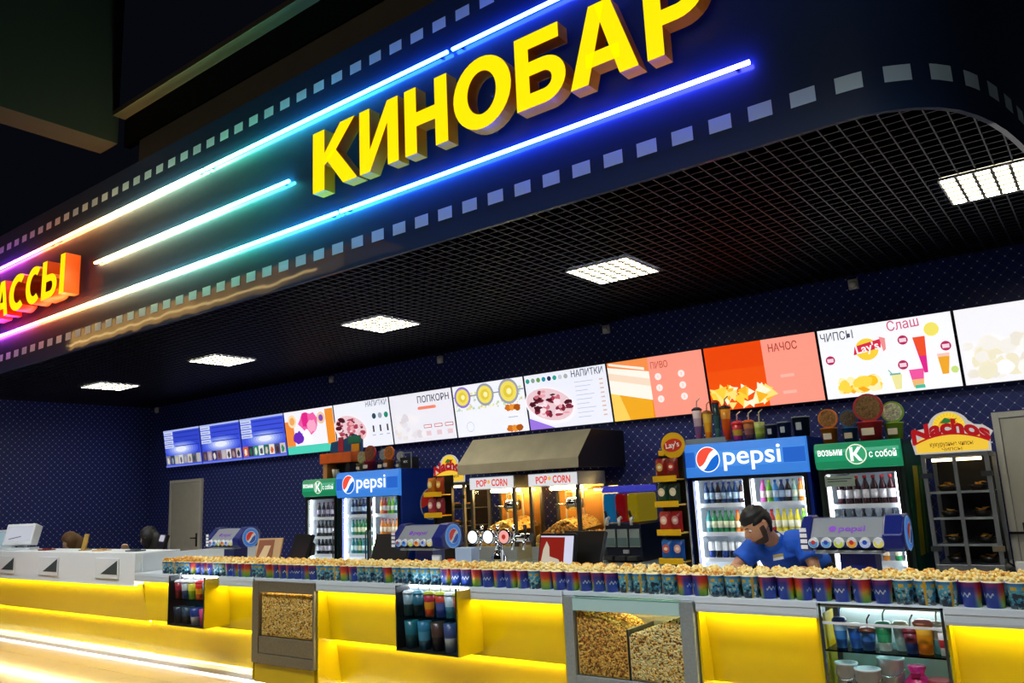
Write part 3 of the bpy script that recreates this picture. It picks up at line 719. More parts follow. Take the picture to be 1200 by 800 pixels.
kernels_bin('popcorn_heap', 'darker golden popcorn heap on the left side of the wide bin', -2.905, -2.548, Y0-.008, .412, lambda x: .665+.13*max(0, (-2.56-x)/.34)**.8, 3000, .0092, 6, [POPW[1], POPW[1], POPW[3], POPW[3], POPW[2], MATS['popcorn_straw']], .34)
kernels_bin('popcorn_heap', 'pale popcorn heap on the right side of the wide bin', -2.532, -2.175, Y0-.008, .412, lambda x: .66+.12*max(0, (x+2.53)/.35), 3000, .0092, 8, [POPW[0], POPW[0], POPW[1], mat('popcorn_pale', '#d8d8a4', .8), POPW[3]], .34)

# showcases in the counter
def cup_lid(name, loc, r, h, cols, label, cat, group, top=None, straw=None):
    t = thing(name, label, cat, loc, 0, group); k = len(cols); pr = [(r*.72, 0)]; 
    for i in range(k): pr.append((r*(.72+.28*(i+1)/k), h*(i+1)/k))
    MB().lathe(pr, (0, 0, 0), [mat('ware_'+c, c, .3) for c in cols], 18).build('body', t)
    if top: MB().lathe([(r*1.06, h), (r*1.06, h+.008), (r*.8, h+.02), (r*.3, h+.024)], (0, 0, 0), mat('ware_'+top, top, .3), 18).build('lid', t)
    if straw: MB().tube([(0, 0, h), (.004, 0, h+.06), (.02, 0, h+.085)], .004, mat('ware_'+straw, straw, .3), 6).build('straw', t)
    return t
def showcase(x0, x1, z0, label):
    t = thing('glass_showcase', label, 'showcase', ((x0+x1)/2, Y0-.15, z0), 0, 'glass showcases in the counter'); h = (x1-x0)/2; H = .92-z0
    MB().box(-h, h, .0, .19, 0, .012, DSTEEL).box(-h, h, .15, .19, .012, H, mat('showcase_back', '#16384a', .25)).box(-h, -h+.01, 0, .15, 0, H, DSTEEL).build('case', t)
    MB().box(h, h+.012, .0, .26, -.002, H-.02, YEL).build('side_panel', t)
    fr = MB().box(-h, -h+.01, -.004, .006, 0, H, DSTEEL).box(h-.01, h, -.004, .006, 0, H, DSTEEL).box(-h, h, -.004, .006, 0, .01, DSTEEL)
    fr.build('frame', t)
    MB().box(-h+.01, h-.01, 0, .004, .01, H-.002, GL).build('glass_pane', t)
    MB().box(-h+.01, h-.012, .012, .148, H*.52, H*.52+.006, GLT).build('shelf', t)
    MB().box(-h+.01, h-.012, .13, .145, H-.02, H-.008, mat('case_lamp', (.95, .98, 1), emit=14)).build('lamp', t)
    return t, h, H
zc = .468
t, h, H = showcase(-7.43, -6.83, zc, 'small glass showcase with pink and dark goods, leftmost in the counter')
sh = zc+H*.52+.0065; bt = zc+.0125
for k, (x, c, l, top) in enumerate(((-7.37, ['#7a1420', '#a02838'], 'dark red tumbler at the left end of the leftmost showcase', '#e8e8ec'), (-7.255, ['#3a5a8c', '#c8d0d8'], 'blue and white tumbler, second in the leftmost showcase', '#f0f0f4'), (-7.145, ['#98b820', '#d8d83c'], 'yellow green tumbler on the top shelf of the leftmost showcase', '#d8d8e4'),
                                ('-7.02', ['#f05a14', '#f8a824', '#e82c1c'], 'orange tumbler on the top shelf of the leftmost showcase', '#e82c3c'), (-6.9, ['#1c88b8', '#8ad0e8'], 'light blue tumbler at the right end of the leftmost showcase', '#f4e4ea'))):
    cup_lid('novelty_tumbler', (float(x), Y0-.075, sh), .045, .145, c, l, 'tumbler', 'goods in the leftmost showcase', top, '#e8e8e8')
for k, (x, c, l) in enumerate(((-7.35, ['#101c30', '#20344c'], 'dark navy tub, bottom left of the leftmost showcase'), (-7.21, ['#14283c', '#3a5870'], 'slate blue tub at the bottom of the leftmost showcase'), (-7.07, ['#d0d8e8', '#3048a0'], 'white and blue tub at the bottom of the leftmost showcase'), (-6.92, ['#d8246c', '#f058a0'], 'bright pink tub, bottom right of the leftmost showcase'))):
    cup_lid('novelty_tub', (x, Y0-.075, bt), .06, .15, c, l, 'tub', 'goods in the leftmost showcase', None)
t, h, H = showcase(-4.37, -3.78, zc, 'middle glass showcase with teal tumblers in the yellow counter')
for k, (x, c, l, top) in enumerate(((-4.315, ['#2a4a58', '#88a8b4'], 'grey teal tumbler at the left end of the middle showcase', '#d8e4e8'), (-4.215, ['#0c1c28', '#2a6a80'], 'black and teal tumbler, second in the middle showcase', '#4a90a8'), (-4.105, ['#e85020', '#e8a028', '#b03048'], 'orange tumbler with green lid, left one in the middle showcase', '#a8b428'),
                                (-3.995, ['#3048a0', '#5a6ab0', '#c84838'], 'blue and red tumbler with green lid in the middle showcase', '#b0c030'), (-3.905, ['#4a9ac0', '#c0e0ec'], 'pale blue tumbler in the middle showcase', '#e0eef4'), (-3.825, ['#8a4830', '#b85a38'], 'brown tumbler with green lid, right end of middle showcase', '#a8b838'))):
    cup_lid('novelty_tumbler', (x, Y0-.075, sh), .042, .15, c, l, 'tumbler', 'goods in the middle showcase', top, '#c8d0d4')
for k, (x, c, l) in enumerate(((-4.29, ['#1c5a6c', '#2a7a88'], 'plain teal tub, bottom left of the middle showcase'), (-4.16, ['#2a6a88', '#58a8d0', '#3a88b0'], 'sky blue picture tub at the bottom of the middle showcase'), (-4.03, ['#24202a', '#5a4038'], 'dark brown tub at the bottom of the middle showcase'), (-3.91, ['#b8c8dc', '#4a5a8c'], 'silver and blue tub at the bottom of the middle showcase'), (-3.82, ['#0c1820', '#1c3038'], 'black tub, bottom right of the middle showcase'))):
    cup_lid('novelty_tub', (x, Y0-.075, bt), .052 if x < -3.85 else .032, .19, c, l, 'tub', 'goods in the middle showcase', None)
# large showcase flush with the counter front
t = thing('glass_showcase', 'large floor-standing glass showcase with mugs and buckets, bottom right', 'showcase', (-1.085, Y0, 0), 0, 'glass showcases in the counter')
h = .295
MB().box(-h, h, .34, .38, 0, .88, mat('showcase_back_pale', '#c4dcde', .3)).box(-h, h, 0, .34, 0, .08, STEEL).build('case', t)
MB().box(-h, -h+.012, -.006, .01, 0, .905, CHROME).box(h-.012, h, -.006, .01, 0, .905, CHROME).box(-h, h, -.006, .006, .897, .905, CHROME).build('frame', t)
MB().box(-h+.012, h-.012, 0, .004, .08, .897, GL).build('glass_pane', t)
MB().box(-h+.012, h-.012, .01, .34, .664, .672, GLT).build('shelf', t)
MB().box(-h+.012, h-.012, .01, .34, .38, .388, GLT).build('shelf', t)
MB().box(-h+.012, h-.012, .30, .33, .87, .88, mat('case_lamp', (.95, .98, 1), emit=14)).build('lamp', t)
MB().box(-h+.012, h-.012, .006, .012, .80, .812, WHITE).build('bright_edge_line', t)  # white strip stands for a glass edge and its bright reflection
gs = 'goods in the large showcase'; zs = .6725
for x, dy, r, hh, c, l, top, st in ((-1.31, .1, .036, .13, ['#1a4a9c', '#3a80c8', '#a8d0f0'], 'blue figure-topped cup, left end of the large showcase', '#1c3c90', '#2a60b0'), (-1.24, .12, .038, .1, ['#1c4ca8', '#2a64c0'], 'plain blue beaker, second in the large showcase', '#f0f0f0', None), (-1.17, .08, .04, .09, ['#123a80', '#3a70b8'], 'blue beaker under a brown topper in the large showcase', '#5a3424', '#5a3424'),
                                (-1.095, .1, .04, .12, ['#e8f0f0', '#38a070', '#2a8858'], 'white and green cup in the large showcase', '#38b080', '#2a9060'), (-1.02, .13, .038, .12, ['#a8c4c8', '#c8dce0'], 'clear pale tumbler in the large showcase', '#e0e8c8', None), (-.965, .08, .036, .1, ['#1c3c80', '#7a3040'], 'blue and maroon cup beside the orange one in showcase', '#7a2838', '#e8e8e8'),
                                (-.905, .09, .046, .14, ['#e87c14', '#f0a01c', '#f0b83c'], 'tall orange cup with pink lid in the large showcase', '#f09a90', None), (-.85, .12, .03, .13, ['#70c0c8', '#d8eef0'], 'slim aqua bottle in the large showcase', '#f0f4f4', '#e0e0e0'), (-.82, .08, .024, .11, ['#f0f0f4', '#e03c4c', '#f0f0f4'], 'white and red slim bottle at right of large showcase', '#f0f0f0', None)):
    o = cup_lid('novelty_cup', (x, Y0+dy, zs), r, hh, c, l, 'cup', gs, top, st)
for x, dy, c, l in ((-1.28, .1, '#3a2a24', 'small brown topper figure in the top left of large showcase'),):
    pass
zs = .3885
for x, dy, r, hh, l in ((-1.30, .1, .055, .20, 'white printed mug at the left end of the lower shelf'), (-1.19, .07, .062, .185, 'white tin bucket with dark print, front of lower shelf'), (-1.10, .18, .065, .225, 'tall white tin bucket behind the front one')):
    t = thing('tin_bucket', l, 'bucket', (x, Y0+dy, zs), 0, gs)
    MB().lathe([(r*.88, 0), (r, hh), (r*1.05, hh+.002), (r*1.05, hh+.01), (r*.9, hh+.01), (r*.85, hh*.2)], (0, 0, 0), mat('bucket_white', '#dfe4ea', .3), 24, True).build('body', t)
    MB().tube([(r*math.cos(a)*1.06, -r*math.sin(a)*1.06, hh*.85-abs(math.cos(a)-1)*.0-.04*math.sin(a)) for a in [math.pi*k/10 for k in range(11)]], .003, CHROME, 6).build('handle', t)
    p = MB(); rr = random.Random(int(-x*100))
    for k in range(7):
        a = -1.57+rr.uniform(-.8, .8); z = rr.uniform(.03, hh*.7); p.box(-.012, .012, -.001, .001, -.006, .006, mat('print_dark', '#3a4458', .5))
        for q in range(8):
            vx, vy, vz = p.v[-8+q]; p.v[-8+q] = ((r*.97+.003)*math.cos(a+vx/r), (r*.97+.003)*math.sin(a+vx/r), z+vz)
    p.build('print', t)
t = thing('gift_bag', 'crumpled bright pink bag on the lower shelf of the showcase', 'bag', (-.965, Y0+.12, zs), 0, gs)
MB().lathe([(.07, 0), (.082, .06), (.075, .12), (.045, .165), (.03, .18), (.045, .215), (.03, .22)], (0, 0, 0), mat('pink_foil', '#d81c74', .35, noise=.25, nscale=30, bump=.6), 11).build('body', t)
MB().box(-.02, .02, -.055, -.03, .17, .19, mat('pink_ribbon', '#a01050', .4)).build('ribbon', t)
for k, l in enumerate(('black and red round tin, lower of two in the showcase corner', 'black and red round tin, upper of two in the showcase corner')):
    t = thing('round_tin', l, 'tin', (-.862, Y0+.12, zs+k*.082), 0, gs)
    MB().lathe([(.06, 0), (.06, .06)], (0, 0, 0), [mat('tin_black', '#1a1c28', .3)], 24).build('body', t)
    MB().lathe([(.062, .06), (.062, .074), (.055, .08)], (0, 0, 0), [mat('tin_red', '#a0303c', .35)]*2, 24).build('lid', t)

# ------------------------------------------------------------------ popcorn cups on the worktop
def heap_mesh(seed, cols):
    rr = random.Random(seed); m = MB()
    m.lathe([(.044, 0), (.043, .012), (.03, .024), (.012, .03)], (0, 0, .108), cols[1], 12)
    for k in range(46):
        a = rr.random()*6.28; q = math.sqrt(rr.random())*.041; z = .117+.026*(1-(q/.05)**2)+rr.uniform(-.004, .008)
        kernel(m, (q*math.cos(a), q*math.sin(a), z), rr.uniform(.0075, .0115), rr.choice(cols), rr)
    o = m.build('popcorn', fix=False); me = o.data; bpy.data.objects.remove(o); return me
HEAPS = [heap_mesh(1, [POPW[0], POPW[0], POPW[1]]), heap_mesh(2, [POPW[0], POPW[0], POPW[1], POPW[0]]), heap_mesh(3, [POPW[1], POPW[0], POPW[1], POPW[2]]), heap_mesh(4, [POPW[2], POPW[1], POPW[2]])]
def cup_mesh(k):
    o = MB().lathe([(.037, 0), (.039, .001), (.0473, .114), (.0487, .116), (.0487, .119), (.046, .119)], (0, 0, 0), [CUPM[k], CUPM[k], CUPM[k], mat('paper_rim', '#e8e4da', .5), MATS['paper_rim']], 20).build('paper_cup')
    me = o.data; bpy.data.objects.remove(o); return me
CUPS = [cup_mesh(0), cup_mesh(1)]
rr = random.Random(11); NC = 77; kinds = []
while len(kinds) < NC: kinds += [rr.randint(0, 1)]*rr.choice((1, 2, 2, 3))
hk = []
while len(hk) < NC*3+12: hk += [rr.choice((0, 1, 1, 2, 2, 3))]*rr.choice((3, 4, 5, 7))
for row in range(3):
    for i in range(NC):
        x = -7.83+.0995*i+(.05 if row == 1 else 0)+rr.uniform(-.002, .002); y = Y0+.052+.1*row+rr.uniform(-.003, .003)
        k = kinds[i] if row == 0 else rr.randint(0, 1)
        what = ('rainbow printed', 'sky blue picture')[k]
        lab = ('%s popcorn cup in the front row, %s from its left end' % (what, nth(i+1)), 'heaped popcorn cup in the middle row, %s from the left end' % nth(i+1), 'heaped popcorn cup in the back row, %s from the left end' % nth(i+1))[row]
        t = thing('popcorn_cup', lab, 'popcorn cup', (x, y, .9125), rr.choice((0, 1.57, 3.14, 4.7, 2.4, .8))+rr.uniform(-.4, .4) if k else rr.choice((-.2, .3, .9, 1.4, -.7, 2.5, -1.3)), 'popcorn cups on the worktop')
        for nm, me in (('paper_cup', CUPS[k]), ('popcorn', HEAPS[hk[i+row*4]])):
            o = bpy.data.objects.new(nm, me); COL.objects.link(o); o.parent = t

# ------------------------------------------------------------------ drink dispensers
PEPR, PEPW, PEPB = mat('emblem_red', '#e83c34', .35), mat('emblem_white', '#f6f8fc', .35), mat('emblem_blue', '#1a5ac8', .35)
PER, PEW, PEB = E('#f0503c'), E('#ffffff', 1.1), E('#1668d0')
def on_side(mb, x):       # turn artwork made facing -Y so that it faces +X at local x
    mb.v = [(x-b, a, c) for a, b, c in mb.v]; return mb
SILV = mat('silver_panel', '#aab2ba', .3, .5)
def dispenser(x, label, cols):
    t = thing('drink_dispenser', label, 'drink dispenser', (x, 5.14, TOPZ), 0, 'drink dispensers on the worktop')
    MB().box(-.1, .1, -.06, .1, 0, .235, NAVY).box(-.13, .13, -.1, .12, 0, .02, NAVY).build('column', t, bevel=.01)
    pr = [(.11, .225), (-.09, .215), (-.125, .235), (-.13, .29), (-.03, .395), (.06, .40), (.11, .36)]
    big = [(.125, .215), (-.1, .205), (-.14, .23), (-.147, .3), (-.04, .41), (.07, .415), (.125, .37)]
    MB().prism(pr, 'x', -.24, .18, NAVY).build('body', t, bevel=.006)
    MB().prism(big, 'x', .17, .285, NAVY).build('end_housing', t, bevel=.012)
    MB().prism(big, 'x', -.3, -.235, NAVY).build('end_housing', t, bevel=.012)
    # sloped silver panel and its lettering
    s = MB().prism([(-.1315, .292), (-.033, .397), (-.031, .395), (-.129, .290)], 'x', -.232, .168, SILV); s.box(-.232, .168, -.132, -.128, .262, .292, SILV); s.build('front_panel', t)
    a = MB(); a.text('pepsi', .0, .335, .042, 0, mat('violet_lettering', '#8a4ac8', .4), 'C', .02, .15); a.disc(-.11, .353, .022, 0, MATS['violet_lettering'])
    ang = math.atan2(.105, .0985); v2 = []
    for px, py, pz in a.v: u = (pz-.292)/math.hypot(.105, .0985); v2.append((px, -.1315+.0985*u*1.0-.0025, .292+.105*u+.001))
    a.v = v2; a.build('lettering', t, fix=False)
    for k, c in enumerate(cols):
        xx = -.215+.073*k; b = MB(); m = mat('button_'+c, c, .3, emit=.55)
        b.tube([(xx, -.128, .262), (xx, -.15, .258)], .03, mat('button_white', '#eef2f6', .3), 18).build('valve_button', t)
        q = MB().disc(xx, .258, .025, -.1515, m); q.disc(xx, .262, .013, -.153, mat('button_mark_%d' % (k % 3), ('#d83c3c', '#2a58c8', '#f0f4f8')[k % 3], .3, emit=.4)); q.build('flavour_disc', t, fix=False)
    MB().box(-.22, .16, -.12, -.02, .195, .215, SILV).build('nozzle_bar', t, bevel=.004)
    e = MB().disc(0, .305, .1, 0, mat('end_ring', '#8ab4e8', .3, emit=.35), n=32); e.disc(0, .305, .088, -.003, mat('end_disc', '#2a7ad8', .3, emit=.55), n=32); e.globe(0, .305, .062, -.006, PEPR, PEPW, PEPB)
    on_side(e, .287).build('round_emblem', t, fix=False)
    for q in range(4): MB().box(-.29, -.25, -.151, -.148, .225+.033*q, .248+.033*q, PEPW).build('sticker', t)
    return t
cl = ['#5a9ad8', '#6aa8e0', '#c8d83c', '#f0a838', '#b8c8f0', '#e8d858']
dispenser(-7.63, 'blue and silver drink dispenser with round emblem, leftmost near the grey door', cl)
dispenser(-4.82, 'blue and silver drink dispenser with round emblem, left of the beer tap', cl)
dispenser(-1.32, 'blue and silver drink dispenser with round emblem, right of the man', cl)

# ------------------------------------------------------------------ tills, displays, beer tap
def till(x, y, label, w=.34, rz=0., big=False):
    t = thing('till', label, 'till', (x, y, TOPZ), rz, 'black tills on the worktop')
    MB().box(-w*.4, w*.4, -.1, .1, 0, .03, BLACK).build('base', t, bevel=.006)
    MB().prism([(-.03, .03), (.05, .03), (.03, .2), (-.01, .2)], 'x', -.05, .05, BLACK).build('stand', t)
    MB().prism([(-.07, .06), (-.04, .05), (.06, .31), (.03, .325)], 'x', -w/2, w/2, BLACK).build('screen_housing', t, bevel=.006)
    MB().prism([(.03, .10), (.09, .12), (.10, .22), (.07, .25)], 'x', -w*.3, w*.3, BLACK).build('rear_cover', t, bevel=.006)
    return t
till(-6.68, 5.27, 'black till just right of the tan picture stand', .4, -.25)
till(-5.33, 5.2, 'black till in front of the wide fridge on the left', .4, .1)
till(-3.38, 5.33, 'black till behind the display showing a white and red picture', .42, -.15)
t = thing('picture_stand', 'tan framed picture stand beside the leftmost drink dispenser', 'picture stand', (-7.07, 5.12, TOPZ), .3)
MB().prism([(0, 0), (.02, 0), (.11, .29), (.09, .29)], 'x', -.15, .15, mat('tan_card', '#c09a6a', .6)).build('board', t)
a = MB(); a.add([(-.13, .012, .07), (.06, .012, .07), (.06, .082, .275), (-.13, .082, .275)], [(0, 1, 2, 3)], mat('picture_brown', '#8a4a24', .5)); a.add([(-.1, .006, .08), (.0, .006, .08), (.03, .06, .22), (-.05, .06, .22)], [(0, 1, 2, 3)], mat('picture_cream', '#d8b888', .5)); a.build('picture', t, fix=False)
MB().box(-.06, .06, .06, .14, 0, .012, MATS['tan_card']).build('foot', t)
t = thing('display_monitor', 'black framed customer display showing a white figure on red', 'display', (-3.5, 5.1, TOPZ), -.12)
MB().prism([(0, .02), (.03, .012), (.09, .31), (.06, .32)], 'x', -.18, .18, BLACK).build('housing', t, bevel=.006)
MB().box(-.09, .09, -.02, .12, 0, .02, BLACK).build('base', t, bevel=.004)
a = MB(); sl = lambda z: z*.2-.003
def tilt(mb): mb.v = [(x, .0+(z-.02)*.2-.002+y, z) for x, y, z in mb.v]; return mb
a.rect(-.165, .165, .04, .3, 0, E('#d8d8f0', .8)); a.rect(-.165, .08, .075, .29, -.001, E('#8a1c14', .8)); a.poly([(-.15, .08), (.07, .08), (.03, .13), (-.06, .15), (-.07, .22), (-.1, .26), (-.13, .2)], -.002, E('#c8bca8', .8)); a.rect(-.165, .165, .04, .055, -.002, E('#5a64b0', .8))
tilt(a).build('screen', t, fix=False)
t = thing('beer_tap', 'chrome beer tap tower with round white badges before the popcorn machines', 'beer tap', (-4.05, 5.14, TOPZ), 0)
MB().lathe([(.075, 0), (.075, .015), (.045, .03), (.06, .1), (.062, .14), (.04, .19), (.03, .22), (.035, .25)], (0, 0, 0), CHROME, 20).build('column', t)
MB().tube([(-.3, 0, .29), (.32, 0, .29)], .032, CHROME, 14).build('cross_tube', t)
for k, (xx, c) in enumerate(((-.21, '#ffffff'), (-.05, '#ffffff'), (.11, '#f0a8a0'))):
    b = MB().tube([(xx, -.03, .3), (xx, -.075, .3)], .058, CHROME, 24).build('badge_housing', t)
    q = MB().disc(xx, .3, .05, -.0765, mat('badge_'+c, c, .3, emit=.9)); 
    if k == 2: q.disc(xx, .3, .02, -.0775, PEPR)
    q.build('badge', b, fix=False)
for k, xx in enumerate((-.13, .03, .19, .3)):
    tp = MB().tube([(xx, -.02, .28), (xx, -.07, .26), (xx, -.08, .2)], [.014, .012, .009], CHROME, 10).build('spout', t)
    MB().tube([(xx, -.045, .29), (xx, -.05, .39)], [.008, .014], BLACK if k == 3 else CHROME, 10).build('tap_handle', tp)
MB().tube([(.07, -.05, .0), (.07, -.05, .2)], .006, WHITE, 8).build('drain_pipe', t)
t = thing('napkin_box', 'small pale blue and navy box left of the beer tap', 'box', (-4.31, 5.05, TOPZ), 0)
MB().box(-.085, .085, -.05, .05, 0, .08, NAVY).build('base', t, bevel=.004); MB().box(-.085, .085, -.05, .05, .08, .22, mat('pale_blue_card', '#a8bcd8', .5)).build('upper_case', t, bevel=.004)
t = thing('orange_dish', 'small orange dish beside the pale blue box', 'dish', (-4.46, 5.02, TOPZ), 0)
MB().lathe([(.05, 0), (.065, .09), (.058, .09), (.045, .01)], (0, 0, 0), mat('orange_plastic', '#e85a1c', .4), 20).build('bowl', t)
MB().lathe([(.06, .092), (.06, .105), (.03, .13)], (0, 0, 0), MATS['orange_plastic'], 20).build('cover', t)
t = thing('card_holder', 'grey card holder right under the middle drink dispenser', 'card holder', (-4.62, 5.02, TOPZ), 0)
MB().box(-.05, .05, -.03, .03, 0, .02, STEEL).box(-.05, .05, .0, .012, .02, .16, mat('grey_card', '#b0b4b8', .5)).build('holder', t, bevel=.003); MB().box(-.042, .042, -.006, -.001, .03, .15, WHITE).build('card', t)

# things on the cash counter
t = thing('cash_monitor', 'white tilted monitor on the cash counter, far left', 'monitor', (-11.62, 4.66, 1.11), .55)
MB().box(-.17, .17, -.1, .1, 0, .03, CASHW).build('base', t, bevel=.008); MB().prism([(-.03, .03), (.03, .03), (.03, .1), (-.02, .1)], 'x', -.05, .05, CASHW).build('stand', t)
MB().prism([(-.12, .07), (.02, .05), (.11, .29), (-.03, .335)], 'x', -.2, .2, CASHW).build('housing', t, bevel=.01)
a = MB(); a.add([(-.175, -.113, .09), (.175, -.113, .09), (.175, -.042, .305), (-.175, -.042, .305)], [(0, 1, 2, 3)], E('#c8ccd8', .75)); a.add([(-.12, -.106, .14), (.05, -.104, .17), (.05, -.1, .18), (-.12, -.102, .15)], [(0, 1, 2, 3)], E('#4a4450', .7)); a.build('screen', t, fix=False)
t = thing('cash_monitor', 'white monitor edge cut by the left border of the picture', 'monitor', (-12.2, 4.66, 1.11), .3)
MB().box(-.13, .13, -.08, .08, 0, .03, CASHW).build('base', t, bevel=.008); MB().box(-.17, .17, -.02, .03, .03, .26, CASHW).build('housing', t, bevel=.01); MB().box(-.15, .15, -.024, -.02, .05, .24, E('#a8c4d0', .6)).build('screen', t)
t = thing('ticket_monitor', 'black monitor turned away beside the dark-haired cashier', 'monitor', (-9.0, 5.05, .75), -.35)
MB().box(-.1, .1, -.07, .07, 0, .02, BLACK).box(-.03, .03, -.02, .02, .02, .25, BLACK).build('base', t, bevel=.004); MB().prism([(-.02, .22), (.02, .21), (.1, .5), (.07, .51)], 'x', -.2, .2, BLACK).build('housing', t, bevel=.006)
MB().prism([(.045, .43), (.05, .42), (.066, .495), (.064, .5)], 'x', -.2, .1, mat('reflection_white', '#e8e6f4', .5)).build('painted_reflection', t)  # white strip painted as the reflection at the top of the display
t = thing('wooden_holder', 'small light wooden holder right of the fair-haired cashier', 'holder', (-9.9, 4.66, 1.11), .3)
MB().prism([(-.04, 0), (-.015, 0), (.03, .19), (.01, .19)], 'x', -.03, .03, mat('light_wood', '#a8863c', .5, noise=.2)).build('board', t); MB().box(-.05, .05, -.05, .05, 0, .015, MATS['light_wood']).build('base', t)
for x, c, l in ((-10.9, '#7a1c24', 'dark red item lying left on the cash counter'), (-9.5, '#c8a060', 'tan wallet lying on the cash counter before the dark-haired cashier'), (-8.75, '#4a4e54', 'grey flat pad near the right end of the cash counter')):
    t = thing('counter_pad', l, 'pad', (x, 4.66, 1.11), 0, 'small pads on the cash counter'); MB().box(-.11, .11, -.06, .06, 0, .012, mat('pad_'+c, c, .6)).build('pad', t, bevel=.003); MB().box(-.06, .06, -.03, .03, .012, .022, mat('pad_'+c, c, .6)).build('insert', t, bevel=.002)

# ------------------------------------------------------------------ back row: fridges
GASK = mat('white_liner', '#e4ecf4', .4)
def bottle_mesh(body, label, capc, h=.2, r=.027):
    k = ('bottle', body, label, capc, h, r)
    if k in _tc: return _tc[k]
    b, l, c = (mat('bottle_'+q, q, .2) for q in (body, label, capc))
    o = MB().lathe([(r*.9, 0), (r, .01), (r, h*.22), (r*1.01, h*.22), (r*1.01, h*.52), (r, h*.52), (r*.95, h*.62), (r*.42, h*.84), (r*.42, h*.9), (r*.5, h*.9), (r*.5, h)], (0, 0, 0), [b, b, b, l, b, b, b, b, c, c], 12).build('bottle')
    me = o.data; bpy.data.objects.remove(o); _tc[k] = me; return me
def can_mesh(body, h=.15, r=.03):
    k = ('can', body, h)
    if k in _tc: return _tc[k]
    o = MB().lathe([(r*.8, 0), (r, .01), (r, h*.45), (r, h-.01), (r*.8, h)], (0, 0, 0), [mat('can_'+body, body, .25, .3)]*2+[mat('can_band', '#e8ecf0', .3)]+[mat('can_top', '#c0c4c8', .3, .8)], 14).build('can')
    me = o.data; bpy.data.objects.remove(o); _tc[k] = me; return me
def fridge(name, label, loc, w, h, d, doors, hh, paint, hcol, art, lamp=True, shelves=(.87, 1.10, 1.36), zint=(.12, 1.58), grp='drinks fridges along the back wall', side_art=None, white_left=False):
    t = thing(name, label, 'fridge', loc, 0, grp); g = w/2
    MB().box(-g, -g+.05, 0, d, 0, h, paint).box(g-.05, g, 0, d, 0, h, paint).box(-g+.05, g-.05, d-.04, d, 0, h, paint).box(-g+.05, g-.05, 0, d-.04, h-.05, h, paint).box(-g+.05, g-.05, 0, d-.04, 0, .1, paint).box(-g+.05, g-.05, .02, .1, zint[1]+.02, h-.05, BLACK).build('cabinet', t, bevel=.004)
    MB().box(-g+.05, -g+.06, .05, d-.05, .1, zint[1], GASK).box(g-.06, g-.05, .05, d-.05, .1, zint[1], GASK).box(-g+.06, g-.06, d-.055, d-.045, .1, zint[1], GASK).box(-g+.06, g-.06, .05, d-.05, zint[1], zint[1]+.015, GASK).box(-g+.06, g-.06, .05, d-.05, .1, .12, GASK).build('liner', t)
    z0 = h-hh
    pr = [(.0, z0), (-.035, z0+.01), (-.055, z0+hh*.3), (-.055, z0+hh*.75), (-.035, h-.008), (0, h)]
    hd = MB().prism(pr, 'x', -g, g, hcol).build('header_sign', t)
    a = MB(); art(a, z0, hh, g); a.build('header_artwork', hd, fix=False)
    dw = (w-.06)/doors; dz0, dz1 = .14, zint[1]+.03
    for k in range(doors):
        x0 = -g+.03+dw*k; x1 = x0+dw; fr = .032
        dr = MB().box(x0, x0+fr, -.02, .0, dz0, dz1, BLACK).box(x1-fr, x1, -.02, .0, dz0, dz1, BLACK).box(x0+fr, x1-fr, -.02, 0, dz1-.03, dz1, BLACK).box(x0+fr, x1-fr, -.02, 0, dz0, dz0+.04, BLACK).build('door', t)
        MB().box(x0+fr, x1-fr, -.012, -.006, dz0+.04, dz1-.03, GL).build('glass_pane', dr)
        hx = x1-.03 if k == 0 and doors > 1 else (x0+.03 if doors > 1 else x1-.025)
        MB().tube([(hx, -.02, .75), (hx, -.045, .77), (hx, -.045, 1.15), (hx, -.02, 1.17)], .009, DSTEEL, 8).build('handle', dr)
        for zz in shelves:
            MB().box(x0+.03, x1-.03, .06, d-.07, zz-.012, zz, GASK).box(x0+.03, x1-.03, .05, .062, zz-.03, zz+.008, GASK).build('shelf', t)
        MB().box(x0+fr+.002, x0+fr+.02, .03, .045, dz0+.05, dz1-.04, FRL).build('interior_lamp', t)
        MB().box(x1-fr-.02, x1-fr-.002, .03, .045, dz0+.05, dz1-.04, FRL).build('interior_lamp', t)
    MB().box(-g+.05, g-.05, -.01, .0, .02, .12, BLACK).build('grille', t)
    if side_art: sa = MB(); side_art(sa); on_side(sa, g+.003); sa.build('side_emblem', t, fix=False)
    return t
def stock(loc, w, doors, rows, tagname, grp, h0=.2):
    """rows: (door, shelf z, shelf name, list of (kind, body, label, cap))"""
    g = w/2; dw = (w-.06)/doors
    for dr, z, sn, items in rows:
        x0 = -g+.03+dw*dr+.075; x1 = x0+dw-.15; n_ = len(items)
        for k, it in enumerate(items):
            x = x0+(x1-x0)*(k+.5)/n_
            dn = '' if doors == 1 else (', left door' if dr == 0 else ', right door')
            me = bottle_mesh(*it[1:]) if it[0] == 'b' else can_mesh(*it[1:])
            o = bpy.data.objects.new('bottle' if it[0] == 'b' else 'drink_can', me); COL.objects.link(o)
            o.location = (loc[0]+x, loc[1]+.115, z)
            tag(o, '%s %s from left, %s shelf%s of %s' % ('bottle' if it[0] == 'b' else 'slim can', nth(k+1), sn, dn, tagname), 'bottle' if it[0] == 'b' else 'can', grp)
HB = mat('blue_sign_lit', '#3b86e6', .35, emit=.85, noise=0); HG = mat('green_sign_lit', '#1a8a5c', .35, emit=.8)
